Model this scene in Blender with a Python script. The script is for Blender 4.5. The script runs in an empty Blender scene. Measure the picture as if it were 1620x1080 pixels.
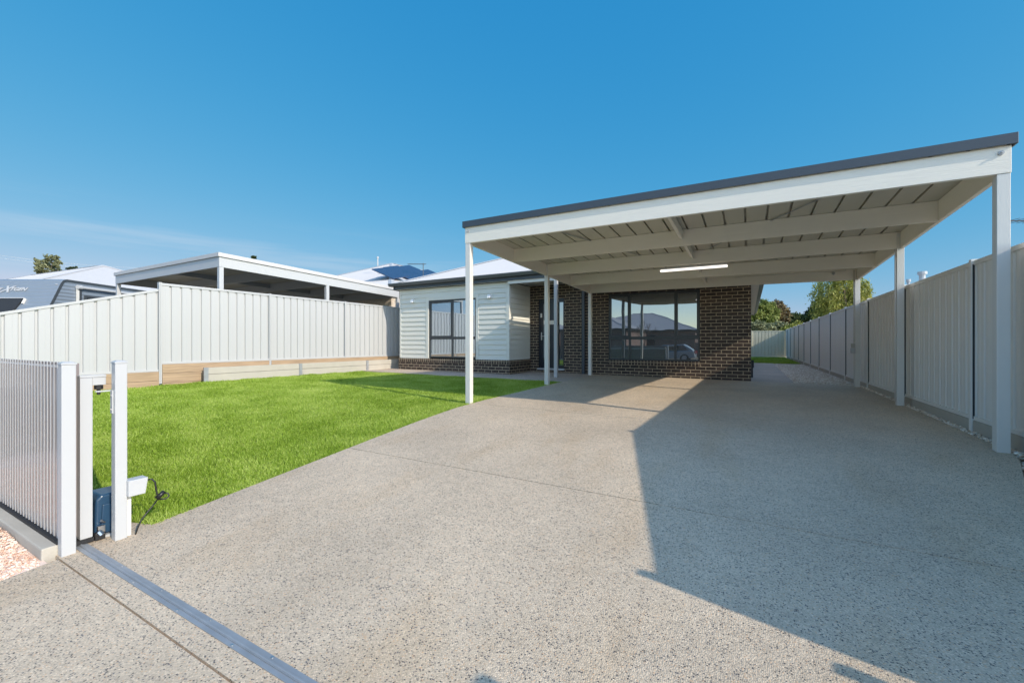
import bpy, math, random
import numpy as np
from mathutils import Vector, Matrix
R = math.radians
random.seed(7); rng = np.random.default_rng(7)
S = bpy.context.scene
COL = S.collection
# ------------------------------------------------------------------ camera
ALPHA = 29.22                      # the camera looks 29 degrees left of the lot's depth axis (+Y)
cam_d = bpy.data.cameras.new('camera'); cam = bpy.data.objects.new('camera', cam_d); COL.objects.link(cam)
cam.location = (0, 0, 0); cam.rotation_euler = (R(90), 0, R(ALPHA))
cam_d.sensor_width = 36; cam_d.lens = 14.88; cam_d.shift_y = 0.0018
cam_d.clip_start = 0.05; cam_d.clip_end = 3000
S.camera = cam
S.render.resolution_x = 1024; S.render.resolution_y = 682
# ------------------------------------------------------------------ world and sun
SUN = Vector((1.74, -0.345, 1.0)).normalized()
el = math.asin(SUN.z); az = math.atan2(SUN.x, SUN.y)
w = bpy.data.worlds.new('World'); S.world = w; w.use_nodes = True
nt = w.node_tree; nt.nodes.clear()
def wn(t, **k):
    n = nt.nodes.new(t)
    for a, b in k.items(): setattr(n, a, b)
    return n
sky = wn('ShaderNodeTexSky', sky_type='NISHITA', sun_disc=False, sun_elevation=el, sun_rotation=az,
         altitude=0, air_density=1.0, dust_density=0.15, ozone_density=1.0)
bg = wn('ShaderNodeBackground'); bg.inputs[1].default_value = 0.15
out = wn('ShaderNodeOutputWorld')
tc = wn('ShaderNodeTexCoord')
mp = wn('ShaderNodeMapping'); mp.inputs['Scale'].default_value = (2.0, 2.0, 26.0); mp.inputs['Rotation'].default_value = (0.05, 0.09, 0)
nz = wn('ShaderNodeTexNoise'); nz.inputs['Scale'].default_value = 1.3; nz.inputs['Detail'].default_value = 7
nz.inputs['Roughness'].default_value = 0.55
rp = wn('ShaderNodeMapRange'); rp.inputs['From Min'].default_value = 0.47; rp.inputs['From Max'].default_value = 0.75
sp = wn('ShaderNodeSeparateXYZ')
band1 = wn('ShaderNodeMapRange', interpolation_type='SMOOTHSTEP')
band1.inputs['From Min'].default_value = 0.04; band1.inputs['From Max'].default_value = 0.13
band2 = wn('ShaderNodeMapRange', interpolation_type='SMOOTHSTEP')
band2.inputs['From Min'].default_value = 0.26; band2.inputs['From Max'].default_value = 0.17
azm = wn('ShaderNodeVectorMath', operation='DOT_PRODUCT'); azm.inputs[1].default_value = (-0.96, 0.28, 0)
azr = wn('ShaderNodeMapRange', interpolation_type='SMOOTHSTEP'); azr.inputs['From Min'].default_value = 0.62; azr.inputs['From Max'].default_value = 0.93
m1 = wn('ShaderNodeMath', operation='MULTIPLY'); m2 = wn('ShaderNodeMath', operation='MULTIPLY'); m3 = wn('ShaderNodeMath', operation='MULTIPLY')
m4 = wn('ShaderNodeMath', operation='MULTIPLY'); m4.inputs[1].default_value = 0.36
mixc = wn('ShaderNodeMix', data_type='RGBA'); mixc.inputs[7].default_value = (2.1, 2.3, 2.6, 1)
L = nt.links.new
L(tc.outputs['Generated'], mp.inputs[0]); L(mp.outputs[0], nz.inputs['Vector']); L(nz.outputs[0], rp.inputs[0])
L(tc.outputs['Generated'], sp.inputs[0]); L(sp.outputs[2], band1.inputs[0]); L(sp.outputs[2], band2.inputs[0])
L(tc.outputs['Generated'], azm.inputs[0]); L(azm.outputs['Value'], azr.inputs[0])
L(rp.outputs[0], m1.inputs[0]); L(band1.outputs[0], m1.inputs[1]); L(m1.outputs[0], m2.inputs[0]); L(band2.outputs[0], m2.inputs[1])
L(m2.outputs[0], m3.inputs[0]); L(azr.outputs[0], m3.inputs[1]); L(m3.outputs[0], m4.inputs[0]); L(m4.outputs[0], mixc.inputs[0])
sep = wn('ShaderNodeSeparateColor'); cmb = wn('ShaderNodeCombineColor'); L(sky.outputs[0], sep.inputs[0])
for i, (gain, power) in enumerate(((0.112, 1.42), (0.715, 0.45), (1.532, 0.20))):      # colour response of the clear winter sky
    pw_ = wn('ShaderNodeMath', operation='POWER'); pw_.inputs[1].default_value = power
    ml_ = wn('ShaderNodeMath', operation='MULTIPLY'); ml_.inputs[1].default_value = gain
    L(sep.outputs[i], pw_.inputs[0]); L(pw_.outputs[0], ml_.inputs[0]); L(ml_.outputs[0], cmb.inputs[i])
sdot = wn('ShaderNodeVectorMath', operation='DOT_PRODUCT'); sdot.inputs[1].default_value = tuple(Vector((0.75, -0.6, 0.3)).normalized()); L(tc.outputs['Generated'], sdot.inputs[0])
sr = wn('ShaderNodeMapRange', interpolation_type='SMOOTHSTEP'); sr.inputs['From Min'].default_value = -0.05; sr.inputs['From Max'].default_value = 0.5
L(sdot.outputs['Value'], sr.inputs[0])
sky_lift = wn('ShaderNodeMix', data_type='RGBA'); L(sr.outputs[0], sky_lift.inputs[0]); L(cmb.outputs[0], sky_lift.inputs[6]); L(sky.outputs[0], sky_lift.inputs[7])  # brighter ungraded sky mixed in out of view, added to lift the shade
L(sky_lift.outputs[2], mixc.inputs[6]); L(mixc.outputs[2], bg.inputs[0]); L(bg.outputs[0], out.inputs[0])
sd = bpy.data.lights.new('sun', 'SUN'); sd.energy = 2.0; sd.angle = R(0.5); sd.color = (1.0, 0.89, 0.74)
so = bpy.data.objects.new('sun', sd); COL.objects.link(so); so.rotation_euler = SUN.to_track_quat('Z', 'Y').to_euler()
S.view_settings.view_transform = 'Standard'; S.view_settings.look = 'None'; S.view_settings.gamma = 1
S.view_settings.exposure = 1.15
try: S.view_settings.use_curve_mapping = False
except Exception: pass
S.render.engine = 'CYCLES'
S.cycles.max_bounces = 12; S.cycles.diffuse_bounces = 8

# ------------------------------------------------------------------ mesh helper
class MB:
    def __init__(s): s.v = []; s.f = []
    def add(s, vs, fs):
        b = len(s.v); s.v += [tuple(p) for p in vs]; s.f += [tuple(i + b for i in f) for f in fs]; return s
    def box(s, x0, x1, y0, y1, z0, z1):
        if x0 > x1: x0, x1 = x1, x0
        if y0 > y1: y0, y1 = y1, y0
        if z0 > z1: z0, z1 = z1, z0
        return s.add([(x0,y0,z0),(x1,y0,z0),(x1,y1,z0),(x0,y1,z0),(x0,y0,z1),(x1,y0,z1),(x1,y1,z1),(x0,y1,z1)],
              [(0,3,2,1),(4,5,6,7),(0,1,5,4),(1,2,6,5),(2,3,7,6),(3,0,4,7)])
    def hexa(s, b, t):     # bottom quad, top quad (ccw from above)
        return s.add(list(b) + list(t), [(0,3,2,1),(4,5,6,7),(0,1,5,4),(1,2,6,5),(2,3,7,6),(3,0,4,7)])
    def prism(s, poly, o, a, b, c, h):     # polygon in plane (a,b) at o, extruded h along c
        o, a, b, c = map(Vector, (o, a, b, c)); n = len(poly)
        p = [o + a*u + b*v for u, v in poly]; q = [x + c*h for x in p]
        fs = [tuple(range(n))[::-1], tuple(range(n, 2*n))] + [(i, (i+1) % n, (i+1) % n + n, i + n) for i in range(n)]
        return s.add(p + q, fs)
    def tube(s, pts, r, n=8, r2=None):
        pts = [Vector(p) for p in pts]; k = len(pts); r2 = r if r2 is None else r2; ring = []
        for i, p in enumerate(pts):
            d = (pts[min(i+1, k-1)] - pts[max(i-1, 0)]).normalized()
            u = d.orthogonal().normalized() if i == 0 else (u - d*u.dot(d)).normalized()
            v = d.cross(u); rr = r + (r2 - r)*i/max(1, k-1)
            ring.append([p + (u*math.cos(2*math.pi*j/n) + v*math.sin(2*math.pi*j/n))*rr for j in range(n)])
        vs = [x for g in ring for x in g]; fs = []
        for i in range(k-1):
            for j in range(n): fs.append((i*n+j, i*n+(j+1) % n, (i+1)*n+(j+1) % n, (i+1)*n+j))
        fs.append(tuple(range(n))[::-1]); fs.append(tuple(range((k-1)*n, k*n)))
        return s.add(vs, fs)
    def build(s, name, mat, parent=None, bevel=0, smooth=False, label=None, seg=2):
        vs = np.array(s.v, dtype=float)
        off = np.array(wloc(parent)) if parent is not None else np.array([(vs[:,0].min()+vs[:,0].max())/2, (vs[:,1].min()+vs[:,1].max())/2, vs[:,2].min()])
        me = bpy.data.meshes.new(name); me.from_pydata([tuple(p) for p in (vs - off)], [], s.f); me.update()
        if mat: me.materials.append(mat)
        o = bpy.data.objects.new(name, me); COL.objects.link(o)
        if parent is not None: o.parent = parent
        else: o.location = off
        if smooth:
            for p in me.polygons: p.use_smooth = True
        if bevel:
            m = o.modifiers.new('bevel', 'BEVEL'); m.width = bevel; m.segments = seg; m.limit_method = 'ANGLE'; m.angle_limit = R(40)
            m.harden_normals = False
        if label: o['label'] = label
        return o
def wloc(o):
    v = Vector((0, 0, 0))
    while o is not None: v += o.location; o = o.parent
    return v
def thing(name, loc, label, cat, group=None):
    o = bpy.data.objects.new(name, None); COL.objects.link(o); o.location = loc; o.empty_display_size = 0.2
    o['label'] = label; o['category'] = cat
    if group: o['group'] = group
    return o
def tag(o, label, cat, group=None, kind=None):
    o['label'] = label; o['category'] = cat
    if group: o['group'] = group
    if kind: o['kind'] = kind
    return o
def struct(o, label=None):
    o['kind'] = 'structure'
    if label: o['label'] = label
    return o

# ------------------------------------------------------------------ materials
def mat(name, col, rough=0.6, metal=0, noise=0, nscale=3, bump=0, bscale=60, spec=0.5, streak=False):
    m = bpy.data.materials.new(name); m.use_nodes = True; t = m.node_tree; b = t.nodes['Principled BSDF']
    b.inputs['Base Color'].default_value = (*col, 1); b.inputs['Roughness'].default_value = rough; b.inputs['Metallic'].default_value = metal
    b.inputs['Specular IOR Level'].default_value = spec
    g = t.nodes.new('ShaderNodeNewGeometry')
    src = g.outputs['Position']
    if streak:
        mpn = t.nodes.new('ShaderNodeMapping'); mpn.inputs['Scale'].default_value = streak
        t.links.new(src, mpn.inputs[0]); src = mpn.outputs[0]
    if noise:
        n = t.nodes.new('ShaderNodeTexNoise'); n.inputs['Scale'].default_value = nscale; n.inputs['Detail'].default_value = 6
        t.links.new(src, n.inputs['Vector'])
        mx = t.nodes.new('ShaderNodeMix'); mx.data_type = 'RGBA'
        mx.inputs[6].default_value = (*[c*(1-noise) for c in col], 1); mx.inputs[7].default_value = (*[min(1, c*(1+noise)) for c in col], 1)
        t.links.new(n.outputs[0], mx.inputs[0]); t.links.new(mx.outputs[2], b.inputs['Base Color'])
    if bump:
        n = t.nodes.new('ShaderNodeTexNoise'); n.inputs['Scale'].default_value = bscale; n.inputs['Detail'].default_value = 4
        t.links.new(src, n.inputs['Vector'])
        bp = t.nodes.new('ShaderNodeBump'); bp.inputs['Strength'].default_value = bump; bp.inputs['Distance'].default_value = 0.01
        t.links.new(n.outputs[0], bp.inputs['Height']); t.links.new(bp.outputs[0], b.inputs['Normal'])
    return m
def aggregate(name, base, dark, frac=0.125, scale=150):
    m = bpy.data.materials.new(name); m.use_nodes = True; t = m.node_tree; b = t.nodes['Principled BSDF']; N = t.nodes.new; K = t.links.new
    g = N('ShaderNodeNewGeometry')
    v = N('ShaderNodeTexVoronoi'); v.inputs['Scale'].default_value = scale; K(g.outputs['Position'], v.inputs['Vector'])
    s = N('ShaderNodeSeparateColor'); K(v.outputs['Color'], s.inputs[0])
    r = N('ShaderNodeValToRGB'); e = r.color_ramp.elements; r.color_ramp.interpolation = 'CONSTANT'
    e[0].position = 0; e[0].color = (*dark, 1); e[1].position = frac*0.5; e[1].color = (dark[0]*2.6, dark[1]*2.5, dark[2]*2.4, 1)
    for p, c in ((frac, 0.68), (frac+.12, 0.98), (frac+.36, 1.12), (frac+.58, 0.84), (frac+.70, 1.30)):
        q = e.new(p); q.color = (base[0]*c, base[1]*c, base[2]*c, 1)
    q = e.new(0.94); q.color = (base[0]*1.05, base[1]*0.86, base[2]*0.72, 1)
    K(s.outputs[0], r.inputs[0])
    # cement between stones
    ed = N('ShaderNodeMapRange'); ed.inputs['From Min'].default_value = 0.35; ed.inputs['From Max'].default_value = 0.62; K(v.outputs['Distance'], ed.inputs[0])
    ed.inputs['To Max'].default_value = 0.8
    mx = N('ShaderNodeMix'); mx.data_type = 'RGBA'; mx.inputs[7].default_value = (base[0]*.93, base[1]*.93, base[2]*.93, 1)
    K(ed.outputs[0], mx.inputs[0]); K(r.outputs[0], mx.inputs[6])
    n = N('ShaderNodeTexNoise'); n.inputs['Scale'].default_value = 0.9; n.inputs['Detail'].default_value = 5; K(g.outputs['Position'], n.inputs['Vector'])
    n2 = N('ShaderNodeMapRange'); n2.inputs['From Min'].default_value = .3; n2.inputs['From Max'].default_value = .7; n2.inputs['To Min'].default_value = 0.87; n2.inputs['To Max'].default_value = 1.09
    K(n.outputs[0], n2.inputs[0])
    n3 = N('ShaderNodeTexNoise'); n3.inputs['Scale'].default_value = 14; n3.inputs['Detail'].default_value = 3; K(g.outputs['Position'], n3.inputs['Vector'])
    n4 = N('ShaderNodeMapRange'); n4.inputs['From Min'].default_value = .3; n4.inputs['From Max'].default_value = .7; n4.inputs['To Min'].default_value = 0.94; n4.inputs['To Max'].default_value = 1.06
    K(n3.outputs[0], n4.inputs[0])
    mm = N('ShaderNodeMath'); mm.operation = 'MULTIPLY'; K(n2.outputs[0], mm.inputs[0]); K(n4.outputs[0], mm.inputs[1])
    sc = N('ShaderNodeVectorMath'); sc.operation = 'SCALE'; K(mx.outputs[2], sc.inputs[0]); K(mm.outputs[0], sc.inputs['Scale'])
    mpw = N('ShaderNodeMapping'); mpw.inputs['Scale'].default_value = (1.6, 0.55, 1); K(g.outputs['Position'], mpw.inputs[0])
    nw = N('ShaderNodeTexNoise'); nw.inputs['Scale'].default_value = 1.1; nw.inputs['Detail'].default_value = 8; nw.inputs['Roughness'].default_value = .62; K(mpw.outputs[0], nw.inputs['Vector'])
    rw_ = N('ShaderNodeMapRange'); rw_.inputs['From Min'].default_value = .52; rw_.inputs['From Max'].default_value = .74; rw_.inputs['To Max'].default_value = .75; K(nw.outputs[0], rw_.inputs[0])
    mw = N('ShaderNodeMix'); mw.data_type = 'RGBA'; mw.blend_type = 'MULTIPLY'; mw.inputs[7].default_value = (.90, .83, .73, 1); K(rw_.outputs[0], mw.inputs[0]); K(sc.outputs[0], mw.inputs[6])
    K(mw.outputs[2], b.inputs['Base Color']); b.inputs['Roughness'].default_value = 0.75
    bp = N('ShaderNodeBump'); bp.inputs['Strength'].default_value = 0.55; bp.inputs['Distance'].default_value = 0.004; bp.invert = True
    K(v.outputs['Distance'], bp.inputs['Height']); K(bp.outputs[0], b.inputs['Normal'])
    return m
def brick(name, c1, c2, mortar, bw=0.24, rh=0.086, ms=0.0072, off=0.5, voff=0.0):
    m = bpy.data.materials.new(name); m.use_nodes = True; t = m.node_tree; b = t.nodes['Principled BSDF']; N = t.nodes.new; K = t.links.new
    g = N('ShaderNodeNewGeometry'); s = N('ShaderNodeSeparateXYZ'); K(g.outputs['Position'], s.inputs[0])
    a = N('ShaderNodeMath'); a.operation = 'ADD'; K(s.outputs[0], a.inputs[0]); K(s.outputs[1], a.inputs[1])
    a2 = N('ShaderNodeMath'); a2.operation = 'ADD'; K(s.outputs[2], a2.inputs[0]); a2.inputs[1].default_value = 1.72 + voff
    a3 = N('ShaderNodeMath'); a3.operation = 'ADD'; K(a.outputs[0], a3.inputs[0]); a3.inputs[1].default_value = 48.0
    c = N('ShaderNodeCombineXYZ'); K(a3.outputs[0], c.inputs[0]); K(a2.outputs[0], c.inputs[1])
    br = N('ShaderNodeTexBrick'); br.offset = off; K(c.outputs[0], br.inputs['Vector'])
    br.inputs['Scale'].default_value = 1; br.inputs['Brick Width'].default_value = bw; br.inputs['Row Height'].default_value = rh
    br.inputs['Mortar Size'].default_value = ms; br.inputs['Mortar Smooth'].default_value = 0.1; br.inputs['Bias'].default_value = 0
    br.inputs['Color1'].default_value = (*c1, 1); br.inputs['Color2'].default_value = (*c2, 1); br.inputs['Mortar'].default_value = (*mortar, 1)
    n = N('ShaderNodeTexNoise'); n.inputs['Scale'].default_value = 22; n.inputs['Detail'].default_value = 5; K(g.outputs['Position'], n.inputs['Vector'])
    mr = N('ShaderNodeMapRange'); mr.inputs['From Min'].default_value = .3; mr.inputs['From Max'].default_value = .7; mr.inputs['To Min'].default_value = .72; mr.inputs['To Max'].default_value = 1.3
    K(n.outputs[0], mr.inputs[0]); sc = N('ShaderNodeVectorMath'); sc.operation = 'SCALE'; K(br.outputs['Color'], sc.inputs[0]); K(mr.outputs[0], sc.inputs['Scale'])
    K(sc.outputs[0], b.inputs['Base Color']); b.inputs['Roughness'].default_value = 0.65
    bp = N('ShaderNodeBump'); bp.invert = True; bp.inputs['Strength'].default_value = 0.7; bp.inputs['Distance'].default_value = 0.008
    K(br.outputs['Fac'], bp.inputs['Height']); K(bp.outputs[0], b.inputs['Normal'])
    return m
def glassmat(name, tint=(0.012, 0.016, 0.018), fac=0.5):
    m = bpy.data.materials.new(name); m.use_nodes = True; t = m.node_tree; b = t.nodes['Principled BSDF']; N = t.nodes.new; K = t.links.new
    b.inputs['Base Color'].default_value = (*tint, 1); b.inputs['Roughness'].default_value = 0.3
    g = N('ShaderNodeBsdfGlossy'); g.inputs['Roughness'].default_value = 0.0; g.inputs['Color'].default_value = (.78, .86, .95, 1)
    n = N('ShaderNodeTexNoise'); n.inputs['Scale'].default_value = 2.0; n.inputs['Detail'].default_value = 1
    ge = N('ShaderNodeNewGeometry'); K(ge.outputs['Position'], n.inputs['Vector'])
    bp = N('ShaderNodeBump'); bp.inputs['Strength'].default_value = 0.04; bp.inputs['Distance'].default_value = 0.02
    K(n.outputs[0], bp.inputs['Height']); K(bp.outputs[0], g.inputs['Normal'])
    mx = N('ShaderNodeMixShader'); mx.inputs[0].default_value = fac
    K(b.outputs[0], mx.inputs[1]); K(g.outputs[0], mx.inputs[2]); K(mx.outputs[0], t.nodes['Material Output'].inputs[0])
    return m
def leafmat(name, a, b_, c, scale=1.5, trans=0.35):
    m = bpy.data.materials.new(name); m.use_nodes = True; t = m.node_tree; b = t.nodes['Principled BSDF']; N = t.nodes.new; K = t.links.new
    g = N('ShaderNodeNewGeometry'); n = N('ShaderNodeTexNoise'); n.inputs['Scale'].default_value = scale; n.inputs['Detail'].default_value = 3
    K(g.outputs['Position'], n.inputs['Vector'])
    ad = N('ShaderNodeMath'); ad.operation = 'MULTIPLY_ADD'; ad.inputs[1].default_value = 0.45; K(g.outputs['Random Per Island'], ad.inputs[0])
    sb = N('ShaderNodeMath'); sb.operation = 'MULTIPLY'; sb.inputs[1].default_value = 0.8; K(n.outputs[0], sb.inputs[0]); K(sb.outputs[0], ad.inputs[2])
    r = N('ShaderNodeValToRGB'); e = r.color_ramp.elements; e[0].position = .3; e[0].color = (*a, 1); e[1].position = .85; e[1].color = (*c, 1)
    q = e.new(.58); q.color = (*b_, 1); K(ad.outputs[0], r.inputs[0]); K(r.outputs[0], b.inputs['Base Color']); b.inputs['Roughness'].default_value = 0.5
    b.inputs['Specular IOR Level'].default_value = 0.25
    tr = N('ShaderNodeBsdfTranslucent'); K(r.outputs[0], tr.inputs[0]); mx = N('ShaderNodeMixShader'); mx.inputs[0].default_value = trans
    K(b.outputs[0], mx.inputs[1]); K(tr.outputs[0], mx.inputs[2]); K(mx.outputs[0], t.nodes['Material Output'].inputs[0])
    return m
CON = (0.63, 0.508, 0.368)
M = dict(
 white=mat('white_paint', (0.70, 0.68, 0.63), 0.35, noise=0.03, nscale=4, bump=0.12, bscale=30, streak=(3, 3, 0.6)),
 white_beam=mat('white_painted_timber', (0.84, 0.79, 0.69), 0.5, noise=0.04, nscale=5, bump=0.25, bscale=14, streak=(0.5, 2, 9)),
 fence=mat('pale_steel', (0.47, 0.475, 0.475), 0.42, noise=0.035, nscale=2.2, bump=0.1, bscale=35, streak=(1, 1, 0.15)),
 fence_shade_lift=mat('pale_steel_shade_lift', (0.78, 0.77, 0.73), 0.42, noise=0.035, nscale=2.2, bump=0.1, bscale=35, streak=(1, 1, 0.15)),  # same steel as the left fence, colour lightened to lift its shade
 fence_cream=mat('cream_steel', (0.68, 0.63, 0.47), 0.42, noise=0.04, nscale=2.2),
 bright=mat('bright_white', (0.47, 0.48, 0.49), 0.35, noise=0.02),
 ceil=mat('roof_underside', (0.55, 0.52, 0.44), 0.4, noise=0.05, nscale=3),
 rib=mat('roof_rib_shadow_side', (0.06, 0.065, 0.055), 0.5),
 slate=mat('slate_blue_steel', (0.052, 0.066, 0.083), 0.35, noise=0.05, nscale=3),
 gutter=mat('dark_grey_gutter', (0.085, 0.09, 0.092), 0.3, noise=0.06, nscale=6),
 frame=mat('window_frame_charcoal', (0.035, 0.042, 0.048), 0.35),
 roof=mat('white_corrugated_steel', (0.55, 0.535, 0.525), 0.4, noise=0.03),
 board=mat('weatherboard_paint', (0.70, 0.69, 0.62), 0.5, noise=0.03, nscale=3, bump=0.15, bscale=25, streak=(0.6, 0.6, 6)),
 brick=brick('dark_brown_brick', (0.030, 0.020, 0.016), (0.065, 0.042, 0.032), (0.44, 0.355, 0.24)),
 soldier=brick('dark_brown_soldier_brick', (0.030, 0.020, 0.016), (0.08, 0.05, 0.038), (0.44, 0.355, 0.24), bw=0.086, rh=0.40, off=0),
 cream_brick=brick('cream_brick', (0.62, 0.53, 0.42), (0.7, 0.6, 0.5), (0.6, 0.56, 0.5)),
 red_brick=brick('red_brown_brick', (0.16, 0.09, 0.07), (0.22, 0.13, 0.1), (0.4, 0.35, 0.3)),
 glass=glassmat('window_glass', fac=0.30), glass_bright=glassmat('window_glass_blind', (0.10, 0.11, 0.11), 0.5),
 drive=aggregate('exposed_aggregate', CON, (0.045, 0.045, 0.05)),
 path=aggregate('exposed_aggregate_path', (0.56, 0.455, 0.36), (0.07, 0.065, 0.065), frac=0.08),
 joint=mat('joint_sand', (0.30, 0.22, 0.155), 0.9, noise=0.3, nscale=30),
 joint_dark=mat('joint_dark_sand', (0.07, 0.058, 0.045), 0.95, noise=0.3, nscale=30),
 sleeper=mat('treated_pine', (0.40, 0.285, 0.18), 0.8, noise=0.5, nscale=3, bump=0.5, bscale=6, streak=(9, 0.8, 14)),
 concrete=mat('smooth_concrete', (0.46, 0.43, 0.37), 0.8, noise=0.12, nscale=4, bump=0.3, bscale=50),
 galv=mat('galvanised_steel', (0.36, 0.38, 0.40), 0.55, metal=0.45, noise=0.25, nscale=9, bump=0.1, bscale=30),
 soil=mat('sandy_soil', (0.30, 0.23, 0.16), 0.95, noise=0.3, nscale=4, bump=0.5, bscale=30),
 turfsoil=mat('turf_thatch', (0.10, 0.12, 0.035), 0.95, noise=0.3, nscale=8, bump=0.5, bscale=60),
 rubber=mat('black_rubber', (0.015, 0.015, 0.017), 0.6),
 navy=mat('navy_plastic', (0.022, 0.060, 0.115), 0.32, noise=0.04),
 cable=mat('black_cable', (0.012, 0.012, 0.013), 0.4),
 chrome=mat('brushed_steel', (0.6, 0.6, 0.6), 0.3, metal=1),
 door=mat('navy_black_door', (0.012, 0.017, 0.026), 0.3),
 paper=mat('white_paper', (0.75, 0.72, 0.66), 0.7),
 solar=mat('solar_cells', (0.035, 0.055, 0.11), 0.15, noise=0.1),
 asphalt=mat('asphalt', (0.06, 0.06, 0.06), 0.9, noise=0.15, nscale=6, bump=0.4, bscale=150),
 dirt=mat('dry_ground', (0.27, 0.22, 0.15), 0.95, noise=0.3, nscale=0.3),
 van=mat('caravan_composite', (0.20, 0.24, 0.29), 0.3, noise=0.04),
 vandark=mat('caravan_moulding', (0.05, 0.058, 0.065), 0.4),
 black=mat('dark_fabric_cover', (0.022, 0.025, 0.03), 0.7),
 bark=mat('bark', (0.13, 0.095, 0.07), 0.9, noise=0.3, nscale=12, bump=0.6, bscale=20),
 carpaint=mat('silver_car_paint', (0.45, 0.47, 0.5), 0.2, metal=0.5),
 red=mat('tail_light_red', (0.45, 0.02, 0.02), 0.2),
 slot_shade=mat('dark_channel_shade', (0.03, 0.036, 0.042), 0.7), slot_shade_l=mat('grey_channel_shade', (0.16, 0.19, 0.22), 0.6),  # channel shade as colour, darker for the shaded right fence
 lampwhite=mat('lamp_white', (0.85, 0.85, 0.85), 0.4),
 slat=mat('slat_gloss_steel', (0.52, 0.52, 0.52), 0.3, noise=0.02),
 infill=mat('glossy_grey_infill', (0.26, 0.225, 0.22), 0.13, noise=0.08, nscale=2, spec=0.9),
)
def diffuser():
    m = bpy.data.materials.new('lamp_diffuser'); m.use_nodes = True; b = m.node_tree.nodes['Principled BSDF']
    b.inputs['Base Color'].default_value = (.85, .85, .82, 1); b.inputs['Emission Color'].default_value = (1, .93, .85, 1); b.inputs['Emission Strength'].default_value = 0.62
    return m
M['lamp'] = diffuser()
def van_mat():
    m = M['van']; t = m.node_tree; b = t.nodes['Principled BSDF']
    g = t.nodes.new('ShaderNodeNewGeometry'); w_ = t.nodes.new('ShaderNodeTexWave'); w_.wave_type = 'BANDS'; w_.bands_direction = 'Z'; w_.inputs['Scale'].default_value = 2.6; w_.inputs['Distortion'].default_value = 0
    t.links.new(g.outputs['Position'], w_.inputs['Vector']); bp = t.nodes.new('ShaderNodeBump'); bp.inputs['Strength'].default_value = 0.5; bp.inputs['Distance'].default_value = 0.03
    t.links.new(w_.outputs['Fac'], bp.inputs['Height']); t.links.new(bp.outputs[0], b.inputs['Normal'])
van_mat()

# ------------------------------------------------------------------ heights
def interp(x, pts):
    if x <= pts[0][0]: return pts[0][1]
    for (a, b), (c, d) in zip(pts, pts[1:]):
        if x <= c: return b + (d - b)*(x - a)/(c - a)
    return pts[-1][1]
HP = [(-14, -1.52), (-3, -1.42), (0.9, -1.285), (1.2, -1.275), (5.2, -0.995), (5.9, -0.972), (9, -0.934), (11.9, -0.915), (24, -0.93), (60, -0.95)]
def gz(x, y):
    c = -0.0065*(x + 1)*(1 if y > 4 else max(0, (y-1)/3))
    return interp(y, HP) + c
def lz(x, y):          # front lawn
    t = min(1, max(0, (x + 10.7)/6.8)); t = t*t*(3 - 2*t)*0.5 + t*0.5
    left = interp(y, [(0.9, -0.93), (3.5, -0.895), (6, -0.865), (9.4, -0.885)])
    return left + (gz(-3.9, y) - left)*t

# ------------------------------------------------------------------ setting
g = MB()
gx = [-900, -60, -30, -11.2, -3, 2.3, 30, 60, 900]; gy = [-900, -60, -20, -8, -3, 0.9, 3, 5.2, 9, 24, 60, 900]
off = lambda x, y: interp(y, HP) - 0.13
g.v = [(x, y, off(x, y)) for y in gy for x in gx]; n = len(gx)
g.f = [(j*n+i, j*n+i+1, (j+1)*n+i+1, (j+1)*n+i) for j in range(len(gy)-1) for i in range(n-1)]
struct(g.build('ground', M['dirt']))
def slab(name, y0, y1, xl, xr, mt, th=0.12, ny=10, nx=6, zf=gz):
    m = MB(); ys = [y0 + (y1-y0)*j/ny for j in range(ny+1)]
    for y in ys:
        a, b = xl(y), xr(y)
        for i in range(nx+1):
            x = a + (b-a)*i/nx; m.v.append((x, y, zf(x, y)))
    for j in range(ny):
        for i in range(nx): q = j*(nx+1)+i; m.f.append((q, q+1, q+nx+2, q+nx+1))
    per = [i for i in range(nx+1)] + [j*(nx+1)+nx for j in range(1, ny+1)] + [ny*(nx+1)+i for i in range(nx-1, -1, -1)] + [j*(nx+1) for j in range(ny-1, 0, -1)]
    b = len(m.v)
    for p in per: x, y, z = m.v[p]; m.v.append((x, y, z-th))
    k = len(per)
    for i in range(k): m.f.append((per[i], b+i, b+(i+1) % k, per[(i+1) % k]))
    return struct(m.build(name, mt))
XL = [(1.0, -3.95), (1.28, -3.95), (1.34, -3.63), (2.37, -3.71), (4.4, -3.86), (5.3, -3.88), (12, -3.87)]
XR = [(0.5, 1.62), (4.0, 1.7), (4.74, 1.84), (5.35, 2.05), (5.6, 2.10), (12, 2.10)]
xl = lambda y: interp(y, XL); xr = lambda y: interp(y, XR)
def joined_slabs():
    slab('driveway', 0.889, 3.122, xl, xr, M['drive'], ny=24)
    slab('driveway', 3.133, 5.612, xl, xr, M['drive'], ny=16)
    slab('driveway', 5.624, 9.190, xl, xr, M['drive'])
    slab('driveway', 9.204, 11.875, lambda y: -3.867, xr, M['drive'])
joined_slabs()
slab('driveway_crossover', -3.0, 0.879, lambda y: -3.47 - 0.14*max(0, y), lambda y: 1.7, M['drive'])
slab('front_path', 9.42, 11.875, lambda y: -10.72, lambda y: -3.873, M['path'])
slab('side_path', 11.881, 23.4, lambda y: 0.0, lambda y: 0.93 + 0.005*(y-12), M['path'])
j = MB(); zz = lambda x, y: gz(x, y) - 0.010
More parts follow.
